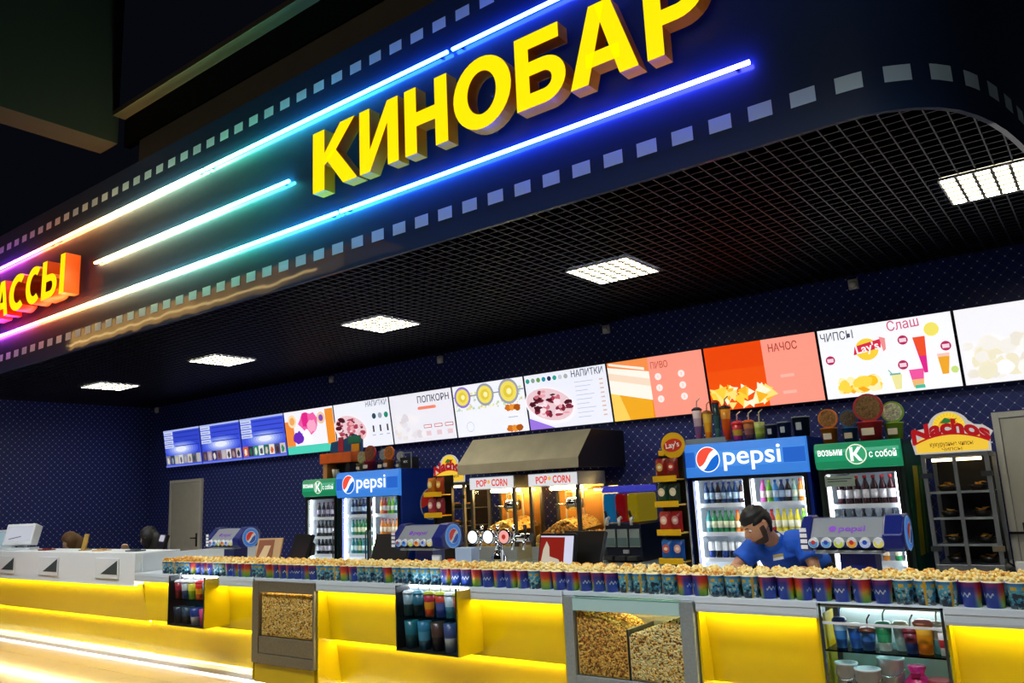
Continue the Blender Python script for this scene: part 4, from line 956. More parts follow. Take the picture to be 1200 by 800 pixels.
def art_blue(a, z0, hh, g):
    zc = z0+hh*.5
    a.rect(-g+.01, g-.01, z0+hh*.28, z0+hh*.75, -.0562, E('#4a94ee', .9)); a.rect(-g+.01, -g+.12, z0+hh*.3, z0+hh*.75, -.0566, E('#2a6cd8', .8)); a.rect(g-.2, g-.01, z0+hh*.3, z0+hh*.72, -.0566, E('#2a6cd8', .8))
    a.globe(-g+.25, zc+.005, .118, -.062, PER, PEW, PEB)
    a.text('pepsi', -g+.40, zc-.05, .165, -.062, PEW, 'L', .012, .53)
def art_green(a, z0, hh, g):
    zc = z0+hh*.52
    a.rect(-g+.01, g-.01, z0+hh*.3, z0+hh*.75, -.0562, E('#1f9a6a', .85)); a.rect(-g+.01, g-.01, z0+hh*.62, z0+hh*.75, -.0565, E('#58b890', .8))
    a.disc(0, zc, .085, -.0575, E('#e8f0d8')); a.disc(0, zc, .075, -.0582, E('#3aa070')); a.text('К', 0, zc-.05, .1, -.0595, PEW, 'C', .04)
    a.text('возьми', -g+.03, zc, .06, -.0595, PEW, 'L', .02, .2); a.text('с собой', g-.03, zc-.03, .055, -.0595, PEW, 'R', .02, .21)
def side_green(a):
    a.prism([(.05, .1), (.74-.02, .1), (.72, 1.8), (.05, 1.8)], 'y', -.001, .0, mat('side_green', '#14503a', .4)); a.poly([(.15, .9), (.35, .9), (.5, 1.62), (.3, 1.62)], -.003, mat('side_yellow', '#c8c020', .4)); a.poly([(.4, .9), (.5, .9), (.65, 1.62), (.55, 1.62)], -.003, mat('side_lime', '#5a9a30', .4))
def side_blue(a):
    # a big emblem half round on the side wall of the cabinet
    a.disc(.52, 1.46, .2, 0, mat('emblem_rim', '#b8c8e8', .4)); a.disc(.52, 1.46, .185, -.002, BLUEF)
    q = [(.52+.18*math.cos(t), 1.46+.18*math.sin(t)) for t in [math.radians(20+8*k) for k in range(23)]]
    a.poly(q, -.004, PEPR); a.poly([(.52+.18*math.cos(t), 1.46+.18*math.sin(t)) for t in [math.radians(235+8*k) for k in range(14)]], -.004, PEPW)
F1 = (-7.655, 7.1, 0); F2 = (-2.715, 7.1, 0)
fridge('beverage_fridge', 'wide blue two-door drinks fridge with lit sign, in the left half', F1, 1.145, 1.91, .74, 2, .33, BLUEF, HB, art_blue, side_art=side_blue)
fridge('beverage_fridge', 'wide blue two-door drinks fridge with lit sign, behind the man', F2, 1.15, 1.92, .74, 2, .31, BLUEF, HB, art_blue)
D = ('b', '#1a3a6a', '#b8d4ea', '#1c3c8c'); Gn = ('b', '#2a8a50', '#e8ecc8', '#1a7a40'); Or = ('b', '#e0882c', '#f4e4c0', '#d84a1c'); Lm = ('b', '#7ac83c', '#f0f4d8', '#c8d43c'); Co = ('b', '#2a1a18', '#d8e0f0', '#20488c'); Tq = ('b', '#2a8a90', '#d0ecec', '#1c6a78'); Rd = ('b', '#c83c3c', '#f4e8e8', '#a82020'); Ye = ('b', '#e8d83c', '#f4f4d0', '#d8c81c'); Wt = ('b', '#4a9ae0', '#d8ecff', '#2a6ad0')
stock(F1, 1.145, 2, [(0, 1.36, 'top', [D, D, Co, D, D, Co]), (1, 1.36, 'top', [Or, Rd, Lm, Lm, Tq, Tq]), (0, 1.10, 'middle', [Tq, Gn, Gn, Gn, Gn, Tq]), (1, 1.10, 'middle', [Or, Or, Or, ('b', '#e8b88c', '#f4ecd8', '#d84a1c'), Or, Or]), (0, .87, 'lower', [Tq, Tq, Gn, Tq, Tq, Gn]), (1, .87, 'lower', [Co, D, Co, D, Co, D])], 'the left wide fridge', 'bottles in the wide fridge on the left')
stock(F2, 1.15, 2, [(0, 1.36, 'top', [D, D, Co, D, D, D, Co]), (1, 1.36, 'top', [('b', '#d85ab0', '#f0d8e8', '#b83c90'), Lm, Wt, D, Co, ('b', '#8ab0a0', '#e0e8d0', '#60806c'), Or]), (0, 1.10, 'middle', [Tq, Gn, Gn, Gn, Gn, Or, Or]), (1, 1.10, 'middle', [Rd, Rd, Ye, Ye, Ye, Ye, Lm]), (0, .87, 'lower', [('c', '#1c3c8c'), ('c', '#101828'), ('c', '#1c3c8c'), ('c', '#101828'), ('c', '#c83030'), ('c', '#e0c83c')]), (1, .87, 'lower', [('c', '#1c3c8c')]*5)], 'the fridge behind the man', 'bottles in the wide fridge behind the man')
G1 = (-8.585, 7.1, 0); G2 = (-1.735, 7.1, 0)
fridge('beverage_fridge', 'narrow dark fridge with green lit sign, left of the blue one', G1, .67, 1.85, .74, 1, .23, GREEND, HG, art_green, shelves=(.86, 1.09, 1.34))
fridge('beverage_fridge', 'narrow dark fridge with green lit sign, right of the man', G2, .68, 1.84, .74, 1, .22, GREEND, HG, art_green, shelves=(.86, 1.08, 1.32), side_art=side_green)
Bk = ('b', '#3a0f18', '#e8e4ee', '#b8242c', .24, .032); Bd = ('b', '#20222e', '#d8dcec', '#4a5070', .21, .027); Bp = ('b', '#3a2a48', '#d0c4e0', '#8a3048', .2, .027)
stock(G1, .67, 1, [(0, 1.34, 'top', [Bp]*5), (0, 1.09, 'middle', [Bd]*6), (0, .86, 'lower', [Bd]*6)], 'the narrow left fridge', 'bottles in the narrow left fridge')
stock(G2, .68, 1, [(0, 1.32, 'top', [Bk]*7), (0, 1.08, 'middle', [Bd]*6), (0, .86, 'lower', [Gn, Tq, Rd, Or, Gn])], 'the narrow right fridge', 'bottles in the narrow right fridge')
t = thing('notice_card', 'pale notice card stuck on the glass of the right green-signed fridge', 'card', (-1.9, 7.075, 1.52))
MB().box(-.12, .12, 0, .003, -.045, .045, mat('notice_paper', '#9ab0a8', .6)).build('paper', t); MB().rect(-.1, .1, .015, .022, -.001, DSTEEL).rect(-.1, .06, -.005, .002, -.001, DSTEEL).build('print', t, fix=False)

# things on top of the fridges
def wedge_bucket(x, y, z, r, h, l, c, topc, grp):
    t = thing('sample_bucket', l, 'bucket', (x, y, z), 0, grp)
    MB().lathe([(r*.8, 0), (r, h), (r*1.06, h), (r*1.06, h+.012)], (0, 0, 0), [mat('ware_'+c, c, .35), mat('ware_rim_'+c, c, .3), mat('ware_rim_'+c, c, .3)], 20).build('body', t)
    q = MB().box(-r*.5, r*.5, -r*1.0, -r*.95, h*.3, h*.7, mat('ware_print', '#f0e4d0', .4)); q.build('print', t)
    d_ = MB().tube([(0, .0, h+.015+r*1.15), (0, .025, h+.015+r*1.15)], r*1.2, mat('ware_'+c, c, .35), 26).build('upright_lid', t)
    MB().tube([(0, -.004, h+.015+r*1.15), (0, .002, h+.015+r*1.15)], r*1.02, mat('fill_'+topc, topc, .7, noise=.6, nscale=60), 26).build('window', d_)
gb = 'sample buckets on the right green-signed fridge'
wedge_bucket(-2.0, 7.3, 1.842, .07, .13, 'orange bucket with round lid upright, leftmost on the green-signed fridge', '#e8842c', '#a87840', gb)
wedge_bucket(-1.83, 7.31, 1.842, .065, .12, 'blue bucket with round lid upright on the green-signed fridge', '#2a6aa8', '#6a5a48', gb)
wedge_bucket(-1.64, 7.22, 1.842, .1, .15, 'large red bucket with popcorn lid upright on the green-signed fridge', '#c8303c', '#8a6a40', gb)
wedge_bucket(-1.47, 7.3, 1.842, .075, .13, 'green bucket with white round lid, rightmost on the green-signed fridge', '#8ab838', '#dfe4c8', gb)
def tall_cup(x, z, r, h, cols, l, straw, cap, grp='sample cups on the fridge behind the man', taper=.62, y=7.25):
    t = thing('sample_cup', l, 'cup', (x, y, z), 0, grp); k = len(cols)
    MB().lathe([(r*(taper+(1-taper)*i/k), h*i/k) for i in range(k+1)], (0, 0, 0), [mat('ware_'+c, c, .25) for c in cols], 16).build('body', t)
    if cap: MB().lathe([(r*1.12, h), (r*1.12, h+.012), (r*.6, h+.03)], (0, 0, 0), mat('ware_'+cap, cap, .3), 16).build('lid', t)
    if straw: MB().tube([(0, 0, h), (.005, 0, h+.09), (.04, 0, h+.115)], .006, mat('ware_'+straw, straw, .3), 6).build('straw', t)
tr = thing('sample_tray', 'grey tray carrying the tall sample cups on the fridge', 'tray', (-3.08, 7.25, 1.921))
MB().box(-.21, .21, -.14, .14, 0, .02, mat('tray_grey', '#7a8a90', .4)).build('base', tr, bevel=.004); MB().box(-.2, .2, -.142, -.138, .0, .05, mat('tray_front', '#88989c', .4)).build('front_lip', tr)
tall_cup(-3.2, 1.9415, .045, .31, ['#8a4a8a', '#7a5a9a', '#b8a8c8', '#d8c8d8'], 'tall purple straw cup, leftmost on the fridge behind the man', '#c8c8d0', '#3a3040')
tall_cup(-3.1, 1.9415, .045, .27, ['#e88a1c', '#f0b02c', '#f4c850'], 'tall orange yellow straw cup, second on the tray', '#c88a3c', '#a86a2c')
tall_cup(-3.005, 1.9415, .035, .36, ['#3a7a80', '#2a5a68', '#1c3c48'], 'tallest teal cup with a red topper on the tray', None, '#c82c1c')
tall_cup(-2.915, 1.9415, .05, .3, ['#e84a2c', '#d8601c', '#e89a2c'], 'tall red orange straw cup, rightmost on the tray', '#6a5a60', '#3a2a30')
for x, c, l, st, cp in ((-2.79, ['#b83c8c', '#d8a83c', '#e83c4c'], 'short pink and red straw cup right of the tray', '#f4d8d8', '#e8384c'), (-2.68, ['#5a3a4c', '#8a5a5c', '#b87040'], 'short brown straw cup beside the pink one', '#f0f0f0', '#e07030'), (-2.58, ['#98b83c', '#b8cc58', '#c8d888'], 'pale green cup with a thick pale straw', '#d8dcc8', None)):
    tall_cup(x, 1.9215, .05, .16, c, l, st, cp, taper=.8, y=7.2)
for x, c, w_, l in ((-2.48, '#2a3a4c', .055, 'small dark bucket with white label on the blue fridge'), (-2.36, '#22304a', .06, 'dark navy bucket, middle of three on the blue fridge'), (-2.21, '#1c2838', .075, 'larger black bucket, rightmost on the blue fridge')):
    t = thing('dark_bucket', l, 'bucket', (x, 7.22, 1.9215), 0, 'dark buckets on the fridge behind the man'); h = w_*2.2
    MB().lathe([(w_*.85, 0), (w_, h), (w_*1.05, h), (w_*1.05, h+.012), (w_*.9, h+.012)], (0, 0, 0), [mat('ware_'+c, c, .3)]*2+[mat('ware_bright_rim', '#8a94a0', .3)]*2, 20).build('body', t)
    MB().box(-w_*.35, w_*.3, -w_*1.0, -w_*.93, h*.35, h*.75, mat('label_pale', '#b8c0c4', .5)).build('paper_label', t)
# left fridges' toppers
t = thing('display_box', 'colourful orange and blue cardboard display on the left green-signed fridge', 'display', (-8.46, 7.3, 1.852))
MB().box(-.27, -.19, -.05, .15, 0, .2, mat('card_tan', '#d89a5c', .6)).box(.19, .27, -.05, .15, 0, .2, mat('card_black', '#15141a', .5)).box(-.19, .19, .12, .15, 0, .2, MATS['card_black']).build('base', t)
MB().box(-.31, .33, -.08, .16, .2, .34, mat('card_orange', '#e0621c', .5, noise=.15, nscale=8)).build('tray', t, bevel=.01)
MB().prism([(-.31, .34), (.33, .34), (.33, .50), (.2, .58), (-.05, .52), (-.28, .50)], 'y', .1, .14, mat('card_blue', '#1c5a9c', .5, noise=.3, nscale=9)).build('back_panel', t)
MB().box(.08, .33, .09, .1, .46, .56, mat('card_green', '#1c8a6c', .5)).box(-.12, -.02, .09, .1, .36, .56, mat('card_red', '#c83048', .5)).box(.15, .3, .085, .1, .35, .45, mat('card_amber', '#e8a01c', .5)).build('picture', t)
t = thing('white_mug', 'pale cup standing inside the base of the cardboard display', 'cup', (-8.5, 7.27, 1.852)); MB().lathe([(.03, 0), (.05, .12), (.045, .12)], (0, 0, 0), mat('ware_pale', '#d8d4cc', .4), 16).build('body', t); MB().tube([(.045, 0, .1), (.075, 0, .08), (.07, 0, .04), (.035, 0, .03)], .007, MATS['ware_pale'], 6).build('handle', t)
gl2 = 'sample tubs on the left blue fridge'
wedge_bucket(-8.02, 7.3, 1.912, .065, .1, 'pale green tub, leftmost on the left blue fridge', '#a8a860', '#b8b890', gl2)
wedge_bucket(-7.83, 7.28, 1.912, .085, .12, 'red tub with popcorn lid upright on the left blue fridge', '#b83038', '#8a5030', gl2)
wedge_bucket(-7.64, 7.34, 1.912, .07, .11, 'grey blue tub with pale lid on the left blue fridge', '#4a5a70', '#a8b4c0', gl2)
wedge_bucket(-7.47, 7.27, 1.912, .07, .12, 'orange tub with round lid on the left blue fridge', '#e0781c', '#b87030', gl2)
wedge_bucket(-7.3, 7.3, 1.912, .05, .09, 'small grey tub beside the open black frame', '#8a9098', '#c0c4c8', gl2)
t = thing('black_frame', 'open black frame box with pale edges, right end of left blue fridge', 'box', (-7.17, 7.32, 1.912))
MB().box(-.1, .1, -.05, .08, 0, .14, mat('box_black', '#16181c', .4)).build('body', t); MB().box(-.105, -.095, -.055, -.045, 0, .2, STEEL).box(.095, .105, -.055, -.045, 0, .2, STEEL).box(-.095, .095, -.055, -.045, .19, .2, STEEL).build('frame', t)
a = MB(); a.text('MIX', 0, .07, .03, -.052, PEPW, 'C', .02)
a.build('lettering', t, fix=False)

# ------------------------------------------------------------------ back counter, hood, popcorn machines
tag(MB().box(-5.95, -3.56, 6.98, 7.85, 0, .80, mat('back_counter_grey', '#5a6066', .5)).box(-5.97, -3.54, 6.95, 7.86, .80, .84, STEEL).build('back_counter', bevel=.004), 'steel topped back counter under the popcorn and slush machines', 'counter')
t = thing('extractor_hood', 'large brushed steel extractor hood over the two popcorn machines', 'hood', (-5.18, 6.9, 1.775))
g = .81
HOOD = mat('hood_steel', '#dcd6c2', .4, .45, noise=.1, nscale=5)
h_ = MB().prism([(0, 0), (0, .105), (.29, .40), (.97, .40), (.97, .37), (.31, .37), (.03, .09), (.03, 0)], 'x', -g, g, HOOD)
h_.build('canopy', t)
for xx in (-g, g-.02): MB().prism([(0.001, 0), (.001, .104), (.29, .399), (.97, .399), (.97, 0)], 'x', xx-(.001 if xx < 0 else -.001), xx+.02+(-.001 if xx < 0 else .001), mat('hood_side', '#3c3e42', .4, .8)).build('side_panel', t)
MB().box(-g+.02, g-.02, .03, .95, .1, .11, DSTEEL).build('filter', t)
def popcorn_machine(x, l, hl):
    t = thing('popcorn_machine', l, 'popcorn machine', (x, 7.0, .8405), 0, 'popcorn machines under the hood'); g = .315; d = .55; H = .9
    MB().box(-g, g, 0, d, 0, .14, STEEL).build('base', t, bevel=.006)
    for xx, yy in ((-g, 0), (g-.035, 0), (-g, d-.035), (g-.035, d-.035)): MB().box(xx, xx+.035, yy, yy+.035, .14, H-.14, mat('machine_post', '#4c4f54', .4, .7)).build('corner_post', t)
    MB().box(-g, g, 0, d, H-.14, H, STEEL).build('top_box', t, bevel=.004)
    sg = MB().box(-g+.01, g-.01, -.012, 0, H-.135, H-.01, mat('sign_white', '#f4f4fa', .4, emit=.75)).build('header_sign', t)
    a = MB(); a.text('POP', -.13, H-.105, .07, -.014, E('#e04a3c'), 'C', .03, .15, rot=.05); a.text('CORN', .12, H-.108, .072, -.014, E('#e04a3c'), 'C', .03, .22, rot=-.03); a.disc(-.03, H-.06, .02, -.0136, E('#f0b050')); a.build('lettering', sg, fix=False)
    MB().box(-g+.035, g-.035, .008, .014, .14, H-.14, GL).build('front_glass', t); MB().box(-g+.008, -g+.014, .035, d-.035, .14, H-.14, GL).build('side_glass', t); MB().box(g-.014, g-.008, .035, d-.035, .14, H-.14, GL).build('side_glass', t)
    MB().box(-g+.035, g-.035, d-.02, d-.012, .14, H-.14, mat('machine_back', '#b07a34', .35, .5)).build('rear_panel', t)
    dr = MB().box(-.2, -.185, d-.032, d-.02, .18, .7, STEEL).box(.03, .045, d-.032, d-.02, .18, .7, STEEL).box(-.185, .03, d-.032, d-.02, .685, .7, STEEL).build('door_frame', t)
    ke = MB().lathe([(.07, 0), (.1, .03), (.1, .11), (.085, .13)], (.08, .28, .5), CHROME, 20).build('kettle', t)
    MB().tube([(.08, .28, .63), (.08, .28, .76)], .02, STEEL, 10).build('hanger', ke); MB().tube([(.0, .22, .56), (-.12, .2, .57)], .008, CHROME, 8).build('handle', ke)
    MB().tube([(-.2, .25, .735), (.2, .25, .735)], .018, mat('machine_lamp', (1, .66, .22), emit=130), 10).build('warm_lamp', t)
    rr = random.Random(int(-x*10)); m = MB(); N = 10
    zf = lambda u, v: .15+.23*(1-.5*(u/.27)**2)+.05*math.sin(u*9)+.04*v
    vs = [(u*.27/5-.0, .03+v*.46/5, zf(u*.27/5, v/5)) for u in range(-5, 6) for v in range(6)]
    m.add(vs, [(i*6+j, (i+1)*6+j, (i+1)*6+j+1, i*6+j+1) for i in range(10) for j in range(5)], POPW[1])
    m.add([(-.27, .03, .141), (.27, .03, .141), (.27, .03, .141)]+[(-.27, .03, zf(-.27, 0)), (.27, .03, zf(.27, 0))], [(0, 1, 4, 3)], POPW[1])
    for _ in range(700):
        u = rr.uniform(-.265, .265)
        if rr.random() < .5: v = rr.random(); kernel(m, (u, .04+v*.44, zf(u, v)), rr.uniform(.01, .016), rr.choice(POPW[:3]), rr)
        else: kernel(m, (u, rr.uniform(.025, .04), rr.uniform(.15, zf(u, 0))), rr.uniform(.01, .016), rr.choice(POPW[:3]), rr)
    o = m.build('popcorn_heap', fix=False, loc=(x, 7.0, .8405)); tag(o, hl, 'popcorn', None, 'stuff')
popcorn_machine(-5.585, 'left glass popcorn machine with white sign, behind the beer tap', 'popcorn heap inside the left popcorn machine')
popcorn_machine(-4.765, 'right glass popcorn machine with white sign under the hood', 'popcorn heap inside the right popcorn machine')
t = thing('popcorn_warmer', 'rounded glass popcorn warmer between the right popcorn machine and slush machine', 'popcorn warmer', (-4.335, 7.05, .8405))
MB().box(-.1, .1, 0, .4, 0, .15, STEEL).build('base', t, bevel=.004)
MB().prism([(.0, .15), (-.02, .4), (.0, .6), (.08, .72), (.2, .75), (.4, .75), (.4, .74), (.2, .738), (.085, .708), (.01, .595), (-.01, .4), (.01, .15)], 'x', -.1, .1, GL).build('curved_glass', t)
MB().box(-.1, .1, .38, .4, .15, .74, STEEL).build('rear_panel', t); MB().tube([(-.08, .2, .71), (.08, .2, .71)], .015, WARM, 8).build('warm_lamp', t)
rr = random.Random(3); m = MB(); m.box(-.09, .09, .02, .36, .155, .28, POPW[2])
for _ in range(200): kernel(m, (rr.uniform(-.085, .085), rr.choice((rr.uniform(.015, .03), rr.uniform(.02, .35))), rr.uniform(.16, .3)), .013, rr.choice(POPW[:3]), rr)
tag(m.build('popcorn_heap', loc=(-4.335, 7.05, .8405), fix=False), 'popcorn heap inside the rounded glass warmer', 'popcorn', None, 'stuff')

# slush machine with three bowls
t = thing('slush_machine', 'slush machine with blue, red and yellow drink bowls', 'slush machine', (-3.98, 7.0, .8405))
MB().box(-.2, .2, .02, .48, .0, .36, mat('slush_body', '#0c1830', .35)).build('body', t, bevel=.01)
for k, (c, nm) in enumerate((('#1c8ad0', 'blue'), ('#a8141c', 'red'), ('#c8b01c', 'yellow'))):
    x = -.135+.135*k
    b = MB(); pr = [(-.058, 0), (.058, 0), (.06, .2), (.055, .28), (-.055, .28), (-.06, .2)]
    bm_ = mat('slush_'+nm, c, .12, emit=.22); b.prism([(x+u*.98, .375+v) for u, v in pr], 'y', .0, .42, bm_); bw = b.build('bowl', t, bevel=.02)
    bw['label'] = nm+' drink bowl'
    MB().prism([(x+u, .665+v) for u, v in [(-.06, 0), (.06, 0), (.055, .05), (.03, .065), (-.03, .065), (-.055, .05)]], 'y', -.01, .43, mat('slush_lid', '#4a4ed8', .25, emit=.5)).build('bowl_lid', bw, bevel=.008)  # lid and bowl colours carry a faint glow to look translucent
    MB().tube([(x, -.005, .42), (x, -.04, .41), (x, -.045, .35)], [.02, .018, .014], mat('tap_pale', '#c8ccd0', .3), 10).build('tap', bw); MB().tube([(x-.01, -.03, .43), (x-.02, -.035, .49)], .013, BLACK, 8).build('lever', bw)
    MB().box(x-.055, x+.055, -.003, .02, .14, .31, mat('slush_panel', '#8a9a9c', .3)).box(x-.055, x+.055, -.006, -.003, .15, .23, mat('slush_panel_low', '#5a7478', .3)).build('front_plate', t, bevel=.003)
    MB().box(x-.055, x+.055, -.08, .02, .02, .06, DSTEEL).build('drip_tray', t, bevel=.004)
MB().box(.0, .06, -.002, .02, .08, .115, mat('plate_pale', '#a8aeb4', .4)).build('name_plate', t)

# nachos warmers
def nachos_cabinet(x, y, w_, label, side):
    t = thing('nachos_cabinet', label, 'display cabinet', (x, y, .0), 0, 'nachos display cabinets'); g = w_/2; d = .5; z0 = .80; z1 = 1.70
    ALU = mat('cabinet_aluminium', '#8c9196', .35, .7)
    MB().box(-g-.02, g+.02, .02, d, 0, z0, mat('stand_dark', '#20242c', .5)).build('stand', t)
    f = MB()
    f.box(-g, g, 0, d, z0, z0+.05, ALU).box(-g, g, 0, d, z1-.03, z1, ALU).box(-g, g, d-.02, d, z0+.05, z1-.03, mat('cabinet_back', '#100c0a', .5))
    f.build('frame', t, bevel=.003)
    for xx, yy in ((-g, 0), (g-.03, 0), (-g, d-.04), (g-.03, d-.04)): MB().box(xx, xx+.03, yy, yy+.03, z0+.05, z1-.03, ALU).build('corner_post', t)
    MB().box(-.013, .013, -.006, .02, z0+.05, z1-.03, ALU).build('door_stile', t)
    for k in range(2):
        xa_, xb_ = ((-g+.03, -.013), (.013, g-.03))[k]
        dr = MB().box(xa_, xb_, .004, .009, z0+.05, z1-.03, GL).build('glass_door', t)
        for zz in (z0+.17, z1-.17): MB().box(-g-.015 if k == 0 else g-.065, -g+.065 if k == 0 else g+.015, -.012, .0, zz-.02, zz+.02, DSTEEL if zz > 1.2 or k == 0 else STEELB).build('hinge', dr)
    for zz in (1.0, 1.2, 1.4):
        MB().box(-g+.03, g-.03, .02, d-.03, zz-.006, zz, ALU).box(-g+.03, g-.03, .012, .02, zz-.012, zz+.006, STEEL).build('shelf', t)
    MB().tube([(-g+.06, .1, z1-.05), (g-.06, .1, z1-.05)], .012, mat('cabinet_lamp', (1, .75, .4), emit=6), 8).build('lamp', t)
    s = MB()
    out = [(-g-.03, z1+.0), (g+.03, z1+.0), (g+.035, z1+.11), (g+.06, z1+.15), (g-.0, z1+.2), (g-.06, z1+.21)]
    out += [(.145*math.cos(math.radians(a_)), z1+.2+.125*math.sin(math.radians(a_))) for a_ in range(20, 161, 10)] + [(-g+.06, z1+.2), (-g-.02, z1+.19), (-g-.05, z1+.11)]
    s.prism(out, 'y', -.02, -.008, mat('sign_board_white', '#f0ece8', .4, emit=.5)); sb = s.build('header_sign', t)
    a = MB()
    a.poly([(-g-.015, z1+.01), (g+.015, z1+.01), (g+.02, z1+.1)]+[(u*g, z1+.115+.035*(1-u*u)) for u in (.9, .5, 0, -.5, -.9)]+[(-g-.02, z1+.1)], -.021, E('#f4c83c', .9))
    a.disc(0, z1+.2, .115, -.021, E('#f6d23c', .9), a0=0, a1=180); a.disc(0, z1+.2, .075, -.0215, E('#f0a82c', .9), a0=0, a1=180)
    for k in range(13): 
        q = math.radians(10+160*k/12); a.poly([(.085*math.cos(q-.04), z1+.2+.085*math.sin(q-.04)), (.125*math.cos(q), z1+.2+.125*math.sin(q)), (.085*math.cos(q+.04), z1+.2+.085*math.sin(q+.04))], -.0222, E('#e8b81c', .9))
    a.poly([(-.06, z1+.235), (-.02, z1+.275), (.02, z1+.26), (.07, z1+.265), (.03, z1+.24), (-.01, z1+.23)], -.023, E('#2a7a3c', .8))
    b = [(-g-.03+(2*g+.06)*k/10, 0) for k in range(11)]
    cu = lambda u: z1+.085+.055*(1-(u/g)**2)
    a.poly([(u, cu(u)) for u, _ in b]+[(u, cu(u)+.014) for u, _ in reversed(b)], -.0235, E('#b8202c', .9))
    n0 = len(a.v); a.text('Nachos', 0, z1+.1, .105, -.025, E('#a8141c', .9), 'C', .05, 2*g+.08)
    for q in range(n0, len(a.v)): u, yy, zz = a.v[q]; a.v[q] = (u, yy, zz+.055*(1-(u/g)**2))
    a.text('кукурузные чипсы', 0, z1+.055, .035, -.025, E('#7a4a1c', .8), 'C', .01, .3); a.text('ЧИПСЫ', 0, z1+.018, .022, -.025, E('#8a5a2c', .8), 'C', .01, .14)
    a.build('sign_artwork', sb, fix=False)
    # dishes of nachos inside
    for zz, rown in ((1.4, 'top'), (1.2, 'second'), (1.0, 'third'), (.85, 'bottom')):
        for k, (xx, side_) in enumerate(((-g*.45, 'left'), (g*.5, 'right'))):
            ds = thing('nachos_tray', 'nachos tray on the %s %s shelf of %s' % (rown, side_, side), 'tray', (x+xx, y+.2, zz+.001), 0, 'nachos trays in the cabinets')
            MB().lathe([(.055, 0), (.075, .045), (.07, .045), (.05, .008)], (0, 0, 0), mat('tray_black', '#181410', .35), 14).build('dish', ds)
            c = MB(); rq = random.Random(int(x*100)+k+int(zz*10))
            for _ in range(9):
                an = rq.random()*6.28; q = rq.random()*.04; ce = Vector((q*math.cos(an), q*math.sin(an), .03+.03*rq.random())); n_ = [ce+Vector((.03*math.cos(an+w2), .03*math.sin(an+w2), rq.uniform(-.012, .012))) for w2 in (0, 2.1, 4.2)]
                c.add([tuple(v) for v in n_]+[tuple(v+Vector((0, 0, .003))) for v in n_], [(0, 2, 1), (3, 4, 5), (0, 1, 4, 3), (1, 2, 5, 4), (2, 0, 3, 5)], mat('nacho_chip', '#e0a840', .6))
            c.build('chips', ds)
nachos_cabinet(-1.03, 7.1, .47, 'glass nachos cabinet with arched yellow sign, beside the right door', 'the right nachos cabinet')
nachos_cabinet(-6.275, 7.1, .4, 'glass nachos cabinet with arched sign, left of the popcorn machines', 'the left nachos cabinet')
t = thing('power_adapter', 'white plug adapter with black lead beside the right nachos cabinet', 'adapter', (-.69, 7.2, .80)); MB().box(-.05, .05, -.03, .03, 0, .07, WHITE).build('housing', t, bevel=.01); MB().tube([(-.05, 0, .03), (-.09, 0, .06), (-.1, .02, .2), (-.12, .05, .7)], .008, BLACK, 6).build('lead', t)
tag(MB().box(-.765, -.6, 7.12, 7.4, 0, .80, mat('stand_dark', '#20242c', .5)).build('side_shelf', bevel=.004), 'dark side shelf between the nachos cabinet and the right door', 'shelf')

# snack racks
YP = mat('rack_yellow', '#e8b80c', .4)
def chip_bag(x, y, z, w_, h_, c, spot, l, grp, rz=0.):
    t = thing('crisp_bag', l, 'crisp bag', (x, y, z), rz, grp); N = 7; m = MB(); vs = []; fs = []
    for s_ in (-1, 1):
        for i in range(N+1):
            for j in range(N+1):
                u = i/N*2-1; v = j/N*2-1; b = (1-u**4)*(1-v**4)*.035*(1+.12*math.sin(7*u+5*v))
                vs.append((u*w_/2*(1-.06*(1-abs(v))), s_*b, (v+1)*h_/2))
    n2 = (N+1)**2
    for s_ in (0, 1):
        for i in range(N):
            for j in range(N): fs.append((s_*n2+i*(N+1)+j, s_*n2+(i+1)*(N+1)+j, s_*n2+(i+1)*(N+1)+j+1, s_*n2+i*(N+1)+j+1))
    m.add(vs, fs, mat('bag_'+c, c, .3, noise=.15, nscale=20), True); m.build('bag', t)
    q = MB(); q.disc(0, h_*.58, w_*.28, -.038, mat('bag_spot_'+spot, spot, .4), h_*.2); q.disc(0, h_*.58, w_*.16, -.0395, mat('bag_mark', '#f4e8d8', .4), h_*.08); q.build('printed_spot', t, fix=False)
def rack(x, y, w_, levels, label, ztop, head):
    t = thing('snack_rack', label, 'rack', (x, y, 0), 0, 'yellow snack racks')
    for sx in (-1, 1): MB().box(sx*w_/2-.008, sx*w_/2+.008, .10, .14, 0, ztop, mat('rack_dark', '#201c10', .4)).build('upright', t)
    MB().box(-w_/2, w_/2, .13, .14, .1, ztop, mat('rack_dark', '#201c10', .4)).build('back_panel', t)
    for z in levels: MB().box(-w_/2, w_/2, -.06, .13, z-.012, z, YP).box(-w_/2, w_/2, -.068, -.06, z-.025, z+.03, YP).build('shelf', t, bevel=.002)
    if head:
        MB().box(-w_/2, -w_/2+.06, .09, .13, levels[0]+.22, ztop+.02, YP).build('header_post', t); 
        hs = MB().tube([(.05, .06, ztop+.06), (.05, .08, ztop+.06)], .12, YP, 24).build('header_sign', t)
        MB().disc(.05, ztop+.06, .095, .058, mat('rack_red', '#d83028', .4), .06, rot=.15).text("Lay's", .05, ztop+.04, .05, .056, PEPW, 'C', .02, .14, rot=.12).build('printed_mark', hs, fix=False)
rack(-3.38, 6.87, .24, (1.61, 1.38, 1.125, .87), 'tall yellow snack rack left of the fridge behind the man', 1.86, True)
g1 = 'crisp bags on the right snack rack'
